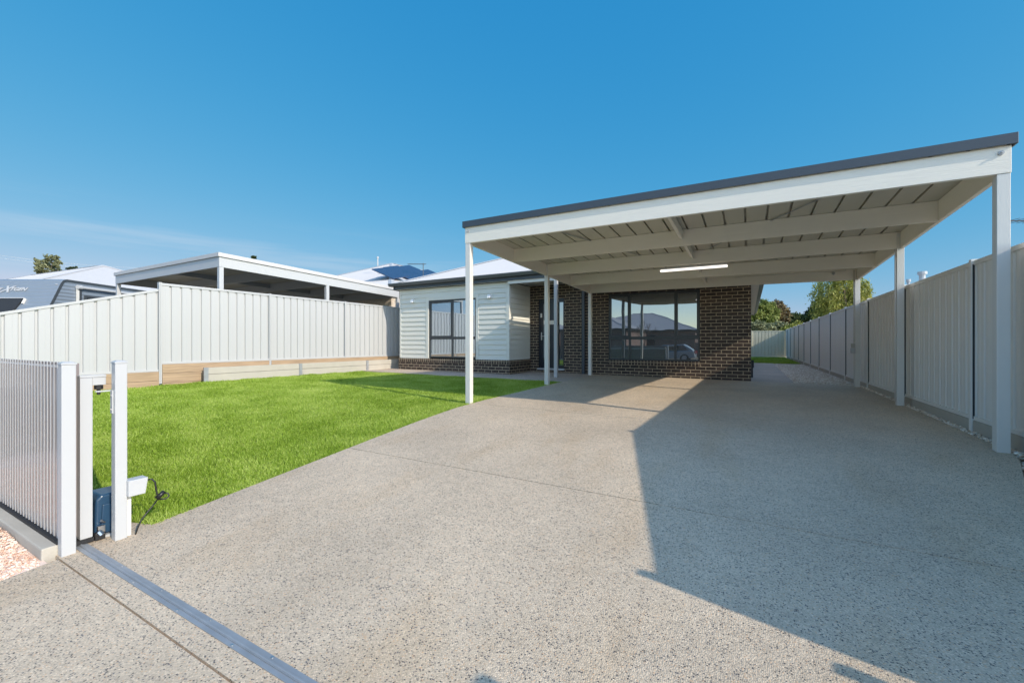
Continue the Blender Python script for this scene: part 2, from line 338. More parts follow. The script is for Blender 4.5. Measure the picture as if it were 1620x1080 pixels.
for ya, yb in ((0.872, 0.892), (3.118, 3.137), (5.608, 5.628), (9.186, 9.208)):
    if ya > 1 and ya < 4: struct(j.build('expansion_joint', M['joint'])); j = MB(); zz = lambda x, y: gz(x, y) - 0.009
    xa_, xb_ = (-3.6, 1.62) if ya < 1 else (xl(ya)+.005, xr(ya)-.005); j.add([(xa_, ya, zz(xa_, ya)), (xb_, ya, zz(xb_, ya)), (xb_, yb, zz(xb_, yb)), (xa_, yb, zz(xa_, yb))], [(0, 1, 2, 3)])
struct(j.build('expansion_joint', M['joint_dark']))
# street
m = MB(); m.box(-200, 200, -13.5, -5.5, -1.60, -1.56); struct(m.build('road', M['asphalt']))
m = MB(); m.box(-200, 200, -5.5, -5.35, -1.60, -1.44); m.box(-200, 200, -13.65, -13.5, -1.60, -1.44); struct(m.build('kerb', M['concrete']))
m = MB(); m.box(-200, -3.8, -3.2, -1.9, -1.50, -1.40); m.box(2.0, 200, -3.2, -1.9, -1.50, -1.40); struct(m.build('footpath', M['concrete']))

# lawns ----------------------------------------------------------------
def lawn(name, x0, x1f, y0, y1, zf, lift):
    m = MB(); ny, nx = 40, 26
    for jj in range(ny+1):
        y = y0 + (y1-y0)*jj/ny; x1 = x1f(y)
        for i in range(nx+1):
            x = x0 + (x1-x0)*i/nx; m.v.append((x, y, zf(x, y) + lift))
    m.f = [(q*(nx+1)+i, q*(nx+1)+i+1, (q+1)*(nx+1)+i+1, (q+1)*(nx+1)+i) for q in range(ny) for i in range(nx)]
    return struct(m.build(name, M['turfsoil']))
lawn('lawn_soil', -10.85, lambda y: xl(y) - 0.004, 1.30, 9.41, lz, -0.035)
lawn('lawn_soil', -3.0, lambda y: 2.12, 23.5, 33.6, lambda x, y: -0.95, -0.01)
M['grass'] = leafmat('grass_blades', (0.17, 0.275, 0.02), (0.335, 0.49, 0.055), (0.54, 0.65, 0.16), scale=1.6, trans=0.4)
def add_patches(m):
    pass
def blades(name, P, Z, h, wd, label):
    n = len(P); a = rng.uniform(0, 2*np.pi, n); ln = rng.uniform(0.1, 0.75, n)*h; la = rng.uniform(0, 2*np.pi, n)
    dx, dy = np.cos(a)*wd/2, np.sin(a)*wd/2; lx, ly = np.cos(la)*ln, np.sin(la)*ln
    V = np.zeros((n, 5, 3)); x, y = P[:, 0], P[:, 1]
    V[:, 0] = np.stack([x-dx, y-dy, Z], 1); V[:, 1] = np.stack([x+dx, y+dy, Z], 1)
    mx_, my_, mz_ = x + lx*.35, y + ly*.35, Z + h*.6
    V[:, 2] = np.stack([mx_+dx*.8, my_+dy*.8, mz_], 1); V[:, 3] = np.stack([mx_-dx*.8, my_-dy*.8, mz_], 1)
    V[:, 4] = np.stack([x+lx, y+ly, Z + np.sqrt(np.maximum(h*h - (ln*.6)**2, h*h*.2))], 1)
    V = V.reshape(-1, 3); b = (np.arange(n)*5)[:, None]
    loops = np.concatenate([b+0, b+1, b+2, b+3, b+3, b+2, b+4], 1).ravel()
    starts = np.stack([np.arange(n)*7, np.arange(n)*7+4], 1).ravel(); tot = np.tile([4, 3], n)
    me = bpy.data.meshes.new(name); me.vertices.add(len(V)); me.vertices.foreach_set('co', V.ravel().astype(np.float32))
    me.loops.add(len(loops)); me.loops.foreach_set('vertex_index', loops.astype(np.int32))
    me.polygons.add(len(starts)); me.polygons.foreach_set('loop_start', starts.astype(np.int32)); me.polygons.foreach_set('loop_total', tot.astype(np.int32))
    me.update(calc_edges=True); me.validate(); me.materials.append(M['grass'])
    o = bpy.data.objects.new(name, me); COL.objects.link(o)
    return tag(o, label, 'grass', kind='stuff')
def scatter_lawn():
    pts = []
    N = 900000
    x = rng.uniform(-10.75, -3.6, N); y = rng.uniform(1.32, 9.42, N)
    xe = np.interp(y, [p[0] for p in XL], [p[1] for p in XL])
    ed = 0.012*np.sin(y*37) + 0.01*np.sin(y*91+1)
    d = np.hypot(x, y)
    keep = (x < xe + 0.012 + ed) & (rng.random(N) < np.clip(1.25 - d/13.0, 0.25, 1.0))
    x, y, d = x[keep], y[keep], d[keep]
    z = np.array([lz(a, b) for a, b in zip(x, y)]) - 0.035
    cl = 0.85 + 0.25*np.sin(x*5.1 + 2*np.sin(y*3.3))*np.sin(y*4.3)
    h = rng.uniform(0.028, 0.056, len(x))*cl + (rng.random(len(x)) < 0.04)*0.018
    # taller untrimmed fringe along fences and at the motor
    h *= np.where((x < -10.55) | ((y < 1.7) & (x < -3.5)), 1.4, 1.0)
    blades('grass', np.stack([x, y], 1), z, h, 0.0028 + 0.0008*d, 'short bright green front lawn between left fence and driveway')
    N = 26000
    x = rng.uniform(-3, 2.1, N); y = rng.uniform(23.5, 33.5, N)
    blades('grass', np.stack([x, y], 1), np.full(N, -0.96), rng.uniform(0.03, 0.07, N), 0.02, 'green back lawn strip in front of the rear fence')
scatter_lawn()

# gravel -----------------------------------------------------------------
ICO_V = []; ICO_F = [(0,11,5),(0,5,1),(0,1,7),(0,7,10),(0,10,11),(1,5,9),(5,11,4),(11,10,2),(10,7,6),(7,1,8),(3,9,4),(3,4,2),(3,2,6),(3,6,8),(3,8,9),(4,9,5),(2,4,11),(6,2,10),(8,6,7),(9,8,1)]
ph = (1+5**.5)/2
for a, b, c in ((-1,ph,0),(1,ph,0),(-1,-ph,0),(1,-ph,0),(0,-1,ph),(0,1,ph),(0,-1,-ph),(0,1,-ph),(ph,0,-1),(ph,0,1),(-ph,0,-1),(-ph,0,1)):
    ICO_V.append(Vector((a, b, c)).normalized())
ICO_V = np.array(ICO_V); ICO_F = np.array(ICO_F)
def stones(name, P, size, flat, mt, label):
    n = len(P); k = 12
    sc = size[:, None]*np.stack([rng.uniform(.7, 1.5, n), rng.uniform(.6, 1.1, n), rng.uniform(.4, .8, n)*flat], 1)
    V = ICO_V[None]*rng.uniform(.72, 1.2, (n, k))[:, :, None]*sc[:, None, :]
    a = rng.uniform(0, 2*np.pi, n); t = rng.normal(0, .35, n)
    ca, sa, ct, st = np.cos(a), np.sin(a), np.cos(t), np.sin(t)
    x = V[:, :, 0]*ct[:, None] - V[:, :, 2]*st[:, None]; z = V[:, :, 0]*st[:, None] + V[:, :, 2]*ct[:, None]; y = V[:, :, 1]
    V = np.stack([x*ca[:, None]-y*sa[:, None], x*sa[:, None]+y*ca[:, None], z], 2) + P[:, None, :]
    F = (ICO_F[None] + (np.arange(n)*k)[:, None, None]).reshape(-1, 3)
    me = bpy.data.meshes.new(name); V = V.reshape(-1, 3)
    me.vertices.add(len(V)); me.vertices.foreach_set('co', V.ravel().astype(np.float32))
    me.loops.add(F.size); me.loops.foreach_set('vertex_index', F.ravel().astype(np.int32))
    me.polygons.add(len(F)); me.polygons.foreach_set('loop_start', (np.arange(len(F))*3).astype(np.int32)); me.polygons.foreach_set('loop_total', np.full(len(F), 3, np.int32))
    me.update(calc_edges=True); me.materials.append(mt)
    o = bpy.data.objects.new(name, me); COL.objects.link(o); return tag(o, label, 'gravel', kind='stuff')
M['pink'] = leafmat('pink_gravel', (0.62, 0.40, 0.28), (0.78, 0.56, 0.44), (0.88, 0.74, 0.64), scale=6, trans=0.0)
M['pebble'] = leafmat('pale_pebbles', (0.46, 0.35, 0.24), (0.72, 0.60, 0.46), (0.90, 0.84, 0.74), scale=8, trans=0.0)
m = MB(); m.hexa([(-7.2,-1.8,-1.5),(-3.475,-1.8,-1.5),(-3.475,0,-1.5),(-7.2,0,-1.5)],[(-7.2,-1.8,-1.275),(-3.475,-1.8,-1.305),(-3.475,0,-1.305),(-7.2,0,-1.275)]); m.hexa([(-7.2,0,-1.5),(-3.475,0,-1.5),(-3.60,.84,-1.5),(-7.2,.84,-1.5)],[(-7.2,0,-1.275),(-3.475,0,-1.305),(-3.60,.84,-1.295),(-7.2,.84,-1.265)]); struct(m.build('garden_bed', M['pink']))
N = 60000; x = rng.uniform(-6.5, -3.46, N); y = rng.uniform(-1.0, 0.82, N)
k = (x < -3.478 - 0.14*np.maximum(0, y) - .004 + .012*np.sin(y*23))
x, y = x[k], y[k]; stones('gravel', np.stack([x, y, -1.292 - np.clip((x+3.9)*.05, -.02, .02) + rng.uniform(-.004, .012, len(x)) + .006*np.sin(x*9)*np.sin(y*7)], 1), rng.uniform(.003, .012, len(x)), .8, M['pink'], 'pink crushed gravel bed on the street side of the slatted front fence')
m = MB(); m.box(0.9, 2.25, 11.88, 23.45, -1.15, -0.975); m.hexa([(1.6,0.6,-1.5),(2.25,0.6,-1.5),(2.25,5.2,-1.3),(1.6,5.2,-1.3)], [(1.6,0.6,-1.33),(2.25,0.6,-1.33),(2.25,5.2,-1.06),(1.6,5.2,-1.06)])
m.hexa([(2.0,5.2,-1.3),(2.25,5.2,-1.3),(2.25,11.88,-1.2),(2.0,11.88,-1.2)], [(2.0,5.2,-1.06),(2.25,5.2,-1.06),(2.25,11.88,-0.985),(2.0,11.88,-0.985)])
struct(m.build('gravel_bed', M['soil']))
N = 30000; x = rng.uniform(0.95, 2.17, N); y = rng.uniform(11.9, 23.4, N); k = x > 0.945 + .005*(y-12)
x, y = x[k], y[k]; P1 = np.stack([x, y, np.array([gz(1.5, b) for b in y]) - .03 + rng.uniform(-.01, .018, len(x))], 1)
N = 9000; y = rng.uniform(1.0, 11.9, N); x = rng.uniform(1.62, 2.17, N); e_ = np.interp(y, [p[0] for p in XR], [p[1] for p in XR]); k = x > e_ + .008
x, y = x[k], y[k]; zz_ = np.array([gz(2.1, b) for b in y]); P2 = np.stack([x, y, zz_ - .038 + rng.uniform(-.012, .028, len(x))], 1)
y3 = rng.uniform(1.0, 11.9, 4200); P3 = np.stack([rng.uniform(2.105, 2.168, 4200), y3, np.array([gz(2.1, b) for b in y3]) - .02 + rng.uniform(-.015, .03, 4200)], 1)
P3 = P3[P3[:, 1] > 5.4]
P = np.concatenate([P1, P2, P3]); stones('pebbles', P, rng.uniform(.009, .022, len(P)), .9, M['pebble'], 'pale river pebbles along the foot of the right fence')

# ------------------------------------------------------------------ steel fences
def panel_mesh(m, p0, p1, zb0, zb1, zt0, zt1, side, pitch=0.1975, depth=0.032):
    """ribbed steel sheet from p0 to p1; side = unit normal towards the viewer's yard"""
    p0, p1 = Vector(p0), Vector(p1); d = p1 - p0; Ln = d.length; d.normalize(); nrm = Vector(side)
    prof = []; s = 0.0; kk = max(1, round(Ln/pitch)); pt = Ln/kk
    for i in range(kk):
        b = i*pt
        prof += [(b, 0), (b+pt*.40, 0), (b+pt*.405, .0018), (b+pt*.415, .0018), (b+pt*.42, 0), (b+pt*.74, 0), (b+pt*.80, -depth), (b+pt*.94, -depth), (b+pt*.999, 0)]
    prof.append((Ln, 0))
    vs = []
    for s, o in prof:
        q = p0 + d*s + nrm*o; t = s/Ln
        vs.append((q.x, q.y, zb0 + (zb1-zb0)*t)); vs.append((q.x, q.y, zt0 + (zt1-zt0)*t))
    m.add(vs, [(2*i, 2*i+2, 2*i+3, 2*i+1) for i in range(len(prof)-1)])
def fence_run(root, start, direction, side, panels, mt, pitch=0.1975, slot_shade=None):
    """panels: list of (length, zb0, zb1, zt0, zt1, post_top, post_bottom); post stands at the beginning of each"""
    d = Vector(direction); nn = Vector(side); p = Vector(start)
    for ln, zb0, zb1, zt0, zt1, pt_, pb in panels:
        q = p + d*ln
        m = MB(); panel_mesh(m, p + d*.025, q - d*.025, zb0+.02, zb1+.02, zt0-.02, zt1-.02, nn, pitch); m.build('fence_panel', mt, root)
        for z0a, z0b, hh in ((zb0, zb1, .045), (zt0-.05, zt1-.05, .05)):
            r = MB(); a, b = p + d*.026, q - d*.026; w1, w2 = nn*.014, nn*-.048
            r.hexa([tuple(v + Vector((0, 0, zz1))) for v, zz1 in ((a+w2, z0a), (b+w2, z0b), (b+w1, z0b), (a+w1, z0a))],
                   [tuple(v + Vector((0, 0, zz1+hh))) for v, zz1 in ((a+w2, z0a), (b+w2, z0b), (b+w1, z0b), (a+w1, z0a))])
            fixn(r); r.build('fence_rail', mt, root, bevel=.003)
        post(root, p, d, nn, pb, pt_, mt, slot_shade_mat=slot_shade); p = q
    return p
def fixn(mb):   # make sure the winding is outward for hexas built on mirrored axes
    import bmesh
    bm = bmesh.new(); vv = [bm.verts.new(v) for v in mb.v]
    for f in mb.f: bm.faces.new([vv[i] for i in f])
    bmesh.ops.recalc_face_normals(bm, faces=bm.faces); mb.v = [tuple(v.co) for v in bm.verts]; bm.verts.index_update()
    mb.f = [tuple(v.index for v in f.verts) for f in bm.faces]; bm.free()
def post(root, p, d, nn, zb, zt, mt, wd=.05, slot_shade_mat=None):
    m = MB()
    for s in (-1, 1):   # two back to back channels leave a slot line
        c = p + d*(s*wd*.27)
        a = [c - d*wd*.24 - nn*.052, c + d*wd*.24 - nn*.052, c + d*wd*.24 + nn*.036, c - d*wd*.24 + nn*.036]
        m.hexa([(v.x, v.y, zb) for v in a], [(v.x, v.y, zt) for v in a])
    c = p; a = [c - d*wd*.45 - nn*.045, c + d*wd*.45 - nn*.045, c + d*wd*.45 + nn*.027, c - d*wd*.45 + nn*.027]
    m.hexa([(v.x, v.y, zb) for v in a], [(v.x, v.y, zt-.002) for v in a]); fixn(m)
    po_ = m.build('fence_post', mt, root, bevel=.002)
    if slot_shade_mat is not None:
        m = MB(); a = [p - d*(wd*.51+.0015) + nn*.004, p - d*(wd*.51) + nn*.004, p - d*(wd*.51) + nn*.022, p - d*(wd*.51+.0015) + nn*.022]  # thin dark strip painted in for the shade inside the post channel
        m.hexa([(v.x, v.y, zb+.18) for v in a], [(v.x, v.y, zt-.055) for v in a]); fixn(m); m.build('slot_shade_strip', slot_shade_mat, po_)
# right boundary fence
RX = 2.197
rf = thing('steel_fence', (RX, 4.27, -1.05), 'long pale ribbed steel fence in shade along the right of the driveway', 'fence')
pan = [(2.53, -1.12, -0.90, 0.30, 0.915, 0.34, -1.3)] + [(2.37, -.853, -.853, .919, .919, .935, -1.02)]*12 + [(1.5, -.853, -.853, .919, .919, .935, -1.02)]
fence_run(rf, (RX, 1.743, 0), (0, 1, 0), (-1, 0, 0), pan, M['fence_shade_lift'], slot_shade=M['slot_shade'])
m = MB()
for i in range(13):
    y0 = 1.903 + 2.37*i; y1 = min(y0 + 2.37, 34.0); zb = -.853 if i else -.9
    m.hexa([(RX-.022, y0+.03, -1.4), (RX+.03, y0+.03, -1.4), (RX+.03, y1-.03, -1.4), (RX-.022, y1-.03, -1.4)],
           [(RX-.022, y0+.03, zb-.002 if i else -1.13), (RX+.03, y0+.03, zb-.002 if i else -1.13), (RX+.03, y1-.03, zb-.002), (RX-.022, y1-.03, zb-.002)])
m.build('fence_plinth', M['concrete'], rf)
# left boundary fence
LX = -10.96
lf = thing('steel_fence', (LX, 4.21, -.9), 'long sunlit pale ribbed steel fence stepping down beside the front lawn', 'fence')
pan = [(2.37, -.60, -.60, .48, 1.15, .50, -1.0), (2.37, -.447, -.447, 1.288, 1.288, 1.30, -.86)] + [(2.37, -.447, -.447, 1.288, 1.288, 1.30, -.56)]*6
fence_run(lf, (LX, 1.841, 0), (0, 1, 0), (1, 0, 0), pan, M['fence'], slot_shade=M['slot_shade_l'])
m = MB()
m.box(LX-.02, LX+.045, 1.85, 4.18, -.79, -.603); m.box(LX-.02, LX+.055, 1.85, 4.18, -1.0, -.795)
m.build('timber_sleeper', M['sleeper'], lf, bevel=.006)
m = MB()
m.box(LX-.02, LX+.045, 4.24, 6.55, -.64, -.45); m.box(LX-.02, LX+.055, 4.24, 6.55, -.85, -.645); m.box(LX-.02, LX+.050, 4.24, 6.55, -1.0, -.855)
m.box(LX-.02, LX+.045, 6.61, 13.7, -.64, -.45)
m.build('timber_sleeper', M['sleeper'], lf, bevel=.006)
# low front continuation towards the street
pan = [(2.37, -.75, -.75, .30, .30, .32, -1.1)]
fence_run(lf, (LX, -.53, 0), (0, 1, 0), (1, 0, 0), pan, M['fence'])
# rear fence
bf = thing('steel_fence', (0, 34.2, -.95), 'cream steel fence across the far end of the side path', 'fence')
fence_run(bf, (-8, 34.2, 0), (1, 0, 0), (0, -1, 0), [(2.045, -.93, -.93, .87, .87, .89, -1.0)]*5, M['fence_cream'])
m = MB(); m.box(-8, 2.15, 34.17, 34.24, -1.1, -.935); m.build('fence_plinth', M['concrete'], bf)
# concrete sleeper retaining wall
rw = thing('retaining_wall', (-10.7, 7, -.9), 'low two-course concrete sleeper retaining wall below the left fence', 'retaining wall')
ys = [4.97, 7.28, 9.60, 11.9]
for a, b in zip(ys, ys[1:]):
    m = MB(); m.box(-10.78, -10.70, a+.04, b-.04, -.70, -.552); m.box(-10.78, -10.698, a+.04, b-.04, -.95, -.706); m.build('concrete_sleeper', M['concrete'], rw, bevel=.006)
for a in ys:
    m = MB(); m.box(-10.80, -10.685, a-.008, a+.008, -.95, -.548); m.box(-10.695, -10.684, a-.045, a+.045, -.95, -.546); m.build('steel_post', M['galv'], rw)

# ------------------------------------------------------------------ carports
def carport(root, X0, X1, Y, zbL, zbF, fall, cross, gfn, M_post, M_beam, M_cap, M_sheet, capside=True, pw=.09):
    """X0..X1 outside faces of posts; Y list of three post rows; zbF = front beam underside at X0"""
    Y0, Y2 = Y[0], Y[-1]
    zb = lambda x, y: zbF - cross*(x - X0) - fall*(y - Y0)
    D = .25; T = .045
    def beam_x(y0, y1, x0, x1, d0=0, d1=D, name='beam'):
        m = MB(); m.hexa([(x0,y0,zb(x0,y0)+d0),(x1,y0,zb(x1,y0)+d0),(x1,y1,zb(x1,y1)+d0),(x0,y1,zb(x0,y1)+d0)],
                         [(x0,y0,zb(x0,y0)+d1),(x1,y0,zb(x1,y0)+d1),(x1,y1,zb(x1,y1)+d1),(x0,y1,zb(x0,y1)+d1)])
        return m.build(name, M_beam, root, bevel=.003)
    beam_x(Y0-pw/2-.004, Y0-pw/2+T, X0-.004, X1+.004)                  # front beam
    beam_x(Y0-pw/2+T+.001, Y2+pw/2, X0, X0+T); beam_x(Y0-pw/2+T+.001, Y2+pw/2, X1-T, X1)   # side beams
    ys = [Y0 + (Y2-Y0)*i/4 for i in range(1, 5)]
    for i, y in enumerate(ys):
        yy = y if i < 3 else Y2 + pw/2 - T
        beam_x(yy, yy+T, X0+T+.001, X1-T-.001, 0.0, D)
    for px in (X0, X1-pw):
        for y in Y:
            m = MB(); gg = gfn(px, y); sx = T+.001 if px == X0 else 0
            m.box(px, px+pw, y-pw/2, y+pw/2, gg-.02, zb(px, y)-.0015)
            m.build('post', M_post, root, bevel=.004)
            m = MB(); xx0 = px+T+.001 if px == X0 else px-.0; xx1 = px+pw if px == X0 else px+pw-T-.001
            if y != Y0 and y != Y2: m.box(xx0, xx1, y-pw/2, y-.001, zb(px, y)-.002, zb(px, y)+D-.02); m.build('post_head', M_post, root)
    # noggins at mid span
    xm = X0 + (X1-X0)*.50
    for a, b in ((Y0-pw/2+T+.001, ys[0]), (ys[0]+T, ys[1]), (ys[1]+T, ys[2]), (ys[2]+T, Y2+pw/2-T)):
        beam_x(a+.001, b-.001, xm, xm+T, .10, D-.01, 'noggin')
    # sheet with pans and ribs running front to back
    m = MB(); n = round((X1-X0)/.26); st = (X1-X0)/n; prof = []
    for i in range(n):
        b = X0 + i*st; prof += [(b, 0), (b+st*.885, 0), (b+st*.86, .05), (b+st*1.01, .05), (b+st*.992, 0)]
    prof.append((X1, 0)); vs = []
    ya, yb = Y0-pw/2-.026, Y2+.20
    for x, o in prof: vs += [(x, ya, zb(x, ya)+D+.003+o), (x, yb, zb(x, yb)+D+.003+o)]
    m.add(vs, [(2*q, 2*q+1, 2*q+3, 2*q+2) for q in range(len(prof)-1)])
    m.build('roof_sheet', M_sheet, root)
    # capping: front, sides
    cz0, cz1 = D-.002, D+.098
    def cap(x0, x1, y0, y1, a=cz0, b=cz1):
        m = MB(); m.hexa([(x0,y0,zb(x0,y0)+a),(x1,y0,zb(x1,y0)+a),(x1,y1,zb(x1,y1)+a),(x0,y1,zb(x0,y1)+a)],
                         [(x0,y0,zb(x0,y0)+b),(x1,y0,zb(x1,y0)+b),(x1,y1,zb(x1,y1)+b),(x0,y1,zb(x0,y1)+b)])
        m.build('capping', M_cap, root, bevel=.003)
    cap(X0-.035, X1+.035, ya-.012, ya)
    cap(X0-.035, X0-.023, ya+.001, yb); cap(X1+.023, X1+.035, ya+.001, yb)
    cap(X0-.022, X1+.022, ya+.001, ya+.06, cz1-.012, cz1-.001)
    cap(X0-.022, X0+.06, ya+.061, yb, cz1-.012, cz1-.001); cap(X1-.06, X1+.022, ya+.061, yb, cz1-.012, cz1-.001)
    return zb
CY = [5.63, 8.65, 11.60]
cp = thing('carport', (-.95, 8.6, -.95), 'large flat-roofed white carport with dark slate capping over the driveway', 'carport')
X0c, X1c = -3.985, 2.085
zbc = carport(cp, X0c, X1c, CY, 0, 1.605, .0300, .0085, gz, M['white'], M['white_beam'], M['slate'], M['ceil'])
# front bolts, conduit runs, brace straps
for xx in (-3.93, 2.02):
    m = MB(); m.tube([(xx, CY[0]-.051, zbc(xx, CY[0])+.19), (xx, CY[0]-.062, zbc(xx, CY[0])+.19)], .022, 14, .020); m.tube([(xx, CY[0]-.06, zbc(xx, CY[0])+.19), (xx, CY[0]-.078, zbc(xx, CY[0])+.19)], .012, 10, .006)
    m.build('bolt', M['bright'], cp, smooth=False)
m = MB(); y = CY[1]-.012
m.tube([(-3.9, y, zbc(-3.9, y)+.20), (-.9, y, zbc(-.9, y)+.20)], .008, 6)
m.build('conduit', M['white'], cp, smooth=True)
m = MB(); y = CY[2]+.045-.06
m.tube([(-.3, y, zbc(-.3, y)+.20), (1.85, y, zbc(1.85, y)+.21)], .007, 6)
for (px, py) in ((2.085-.09-.012, CY[2]-.02), (2.085-.09-.012, CY[1]-.02)):
    m.tube([(px, py, -.0 if py > 9 else -.9), (px, py, zbc(px, py)+.2)], .010, 8)
for (px, py) in ((X1c-.09-.012, CY[2]-.02),):
    m.tube([(px, py, -.9), (px, py, -.22)], .009, 8)
m.build('conduit', M['white'], cp, smooth=True)
m = MB()
m.hexa([(-2.9, CY[0]+.2, zbc(-2.9, CY[0]+.2)+.235), (-2.87, CY[0]+.2, zbc(-2.9, CY[0]+.2)+.235), (-1.9, CY[1]-.2, zbc(-1.9, CY[1]-.2)+.235), (-1.93, CY[1]-.2, zbc(-1.9, CY[1]-.2)+.235)],
       [(-2.9, CY[0]+.2, zbc(-2.9, CY[0]+.2)+.237), (-2.87, CY[0]+.2, zbc(-2.9, CY[0]+.2)+.237), (-1.9, CY[1]-.2, zbc(-1.9, CY[1]-.2)+.237), (-1.93, CY[1]-.2, zbc(-1.9, CY[1]-.2)+.237)])
m.hexa([(1.2, CY[0]+.1, zbc(1.2, CY[0]+.1)+.235), (1.23, CY[0]+.1, zbc(1.2, CY[0]+.1)+.235), (-.6, CY[1]-.2, zbc(-.6, CY[1]-.2)+.235), (-.63, CY[1]-.2, zbc(-.6, CY[1]-.2)+.235)],
       [(1.2, CY[0]+.1, zbc(1.2, CY[0]+.1)+.237), (1.23, CY[0]+.1, zbc(1.2, CY[0]+.1)+.237), (-.6, CY[1]-.2, zbc(-.6, CY[1]-.2)+.237), (-.63, CY[1]-.2, zbc(-.6, CY[1]-.2)+.237)])
m.build('brace_strap', M['galv'], cp)
# batten light under the third beam
yl = CY[1]+.10; zl = 1.42
bl = thing('batten_light', (-.9, yl, zl), 'lit white tube batten light under the carport roof', 'light fitting')
m = MB(); m.box(-1.53, -.34, yl-.02, yl+.035, zl+.028, zl+.062); m.build('housing', M['bright'], bl, bevel=.004)
m = MB(); m.box(-1.53, -.34, yl-.028, yl+.042, zl-.012, zl+.027); m.build('diffuser', M['lamp'], bl, bevel=.012)
for hx in (-1.2, -.6):
    m = MB(); m.tube([(hx, yl, zl+.062), (hx, yl, zbc(hx, yl)+.24)], .006, 6); m.build('hanger', M['white'], bl)
# socket on rear right post and sensor on rear beam
sk = thing('power_outlet', (1.96, CY[2]-.06, -.2), 'small grey and white weatherproof switch box on the rear right carport post', 'power outlet')
m = MB(); m.box(1.925, 1.995, CY[2]-.075, CY[2]-.046, -.10, -.005); m.build('switch_box', M['concrete'], sk, bevel=.004)
m = MB(); m.box(1.915, 1.997, CY[2]-.085, CY[2]-.046, -.215, -.102); m.build('outlet_cover', M['bright'], sk, bevel=.008)
sn = thing('motion_sensor', (1.70, CY[2]-.03, 1.5), 'small round white motion sensor on the rear carport beam', 'sensor')
m = MB(); m.tube([(1.62, CY[2]-.005, zbc(1.62, CY[2])+.17), (1.62, CY[2]-.035, zbc(1.62, CY[2])+.17)], .035, 14); m.build('sensor_base', M['white'], sn)
m = MB(); m.tube([(1.62, CY[2]-.036, zbc(1.62, CY[2])+.16), (1.62, CY[2]-.08, zbc(1.62, CY[2])+.13)], .03, 14, .018); m.build('sensor_head', M['bright'], sn, smooth=True)

# ------------------------------------------------------------------ house
hs = thing('house', (-5, 12, -.92), 'single-storey house of dark brick and pale weatherboard with a white hipped roof', 'house')
WY, FY = 11.88, 10.58           # brick wall plane, weatherboard room plane
XA, XB, XC = -10.22, -6.02, 0.05
zt_ = 1.78
def part(mb, name, mt, par=None, **k): return mb.build(name, M[mt], par or hs, **k)
# brick wall with openings
DX0, DX1, DZ0, DZ1 = -5.70, -4.85, -.79, 1.367
BX0, BX1, BZ0, BZ1 = -3.50, -1.10, -.468, 1.397
m = MB(); y0, y1 = WY, WY+.11
m.box(XB-.01, DX0, y0, y1, -1.0, zt_); m.box(DX0, DX1, y0, y1, DZ1, zt_); m.box(DX0, DX1, y0, y1, -1.0, DZ0)
m.box(DX1, BX0, y0, y1, -1.0, zt_); m.box(BX0, BX1, y0, y1, BZ1, zt_); m.box(BX0, BX1, y0, y1, -1.0, -.598); m.box(BX1, XC, y0, y1, -1.0, zt_)
part(m, 'wall', 'brick')
m = MB(); m.box(XC-.11, XC, y1, 30.5, -1.0, zt_); m.box(XA, XC-.11, 30.4, 30.5, -1.0, zt_); m.box(XA, XA+.11, FY+2, 30.4, -1.0, zt_); part(m, 'wall', 'brick')
m = MB(); m.box(BX0, BX1, WY-.022, WY+.05, -.598, BZ0-.004); part(m, 'window_sill', 'soldier', bevel=.004)
# sarking behind openings
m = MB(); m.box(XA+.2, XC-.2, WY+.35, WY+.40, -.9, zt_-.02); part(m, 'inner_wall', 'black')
# main window
def window(x0, x1, z0, z1, mull, trans, y, dep=.05, fw=.045, name='window', gl='glass', sash=()):
    f = MB()
    f.box(x0, x1, y, y+dep, z1-fw, z1); f.box(x0, x1, y, y+dep, z0, z0+fw); f.box(x0, x0+fw, y, y+dep, z0+fw, z1-fw); f.box(x1-fw, x1, y, y+dep, z0+fw, z1-fw)
    for mx in mull: f.box(mx-.028, mx+.028, y+.002, y+dep, z0+fw, z1-fw)
    segs = [x0+fw] + [v for mx in mull for v in (mx-.028, mx+.028)] + [x1-fw]
    for i in range(0, len(segs), 2): f.box(segs[i], segs[i+1], y+.003, y+dep, trans-.04, trans+.04)
    o = f.build(name, M['frame'], hs, bevel=.003)
    for i in range(0, len(segs), 2):
        for a, b, up in ((z0+fw, trans-.04, 0), (trans+.04, z1-fw, 1)):
            dy = .03; s = 0
            if up and (i//2) in sash:
                s = .032; q = MB(); xx0, xx1 = segs[i], segs[i+1]
                q.box(xx0, xx1, y+.008, y+dep, b-s, b); q.box(xx0, xx1, y+.008, y+dep, a, a+s); q.box(xx0, xx0+s, y+.008, y+dep, a+s, b-s); q.box(xx1-s, xx1, y+.008, y+dep, a+s, b-s)
                q.build('sash', M['frame'], o)
            q = MB(); q.box(segs[i]+s, segs[i+1]-s, y+dy, y+dy+.006, a+s, b-s); q.build('pane', M[gl], o)
    return o
window(BX0, BX1, BZ0, BZ1, (-2.90, -1.70), .145, WY+.035, sash=(0, 2), name='window')
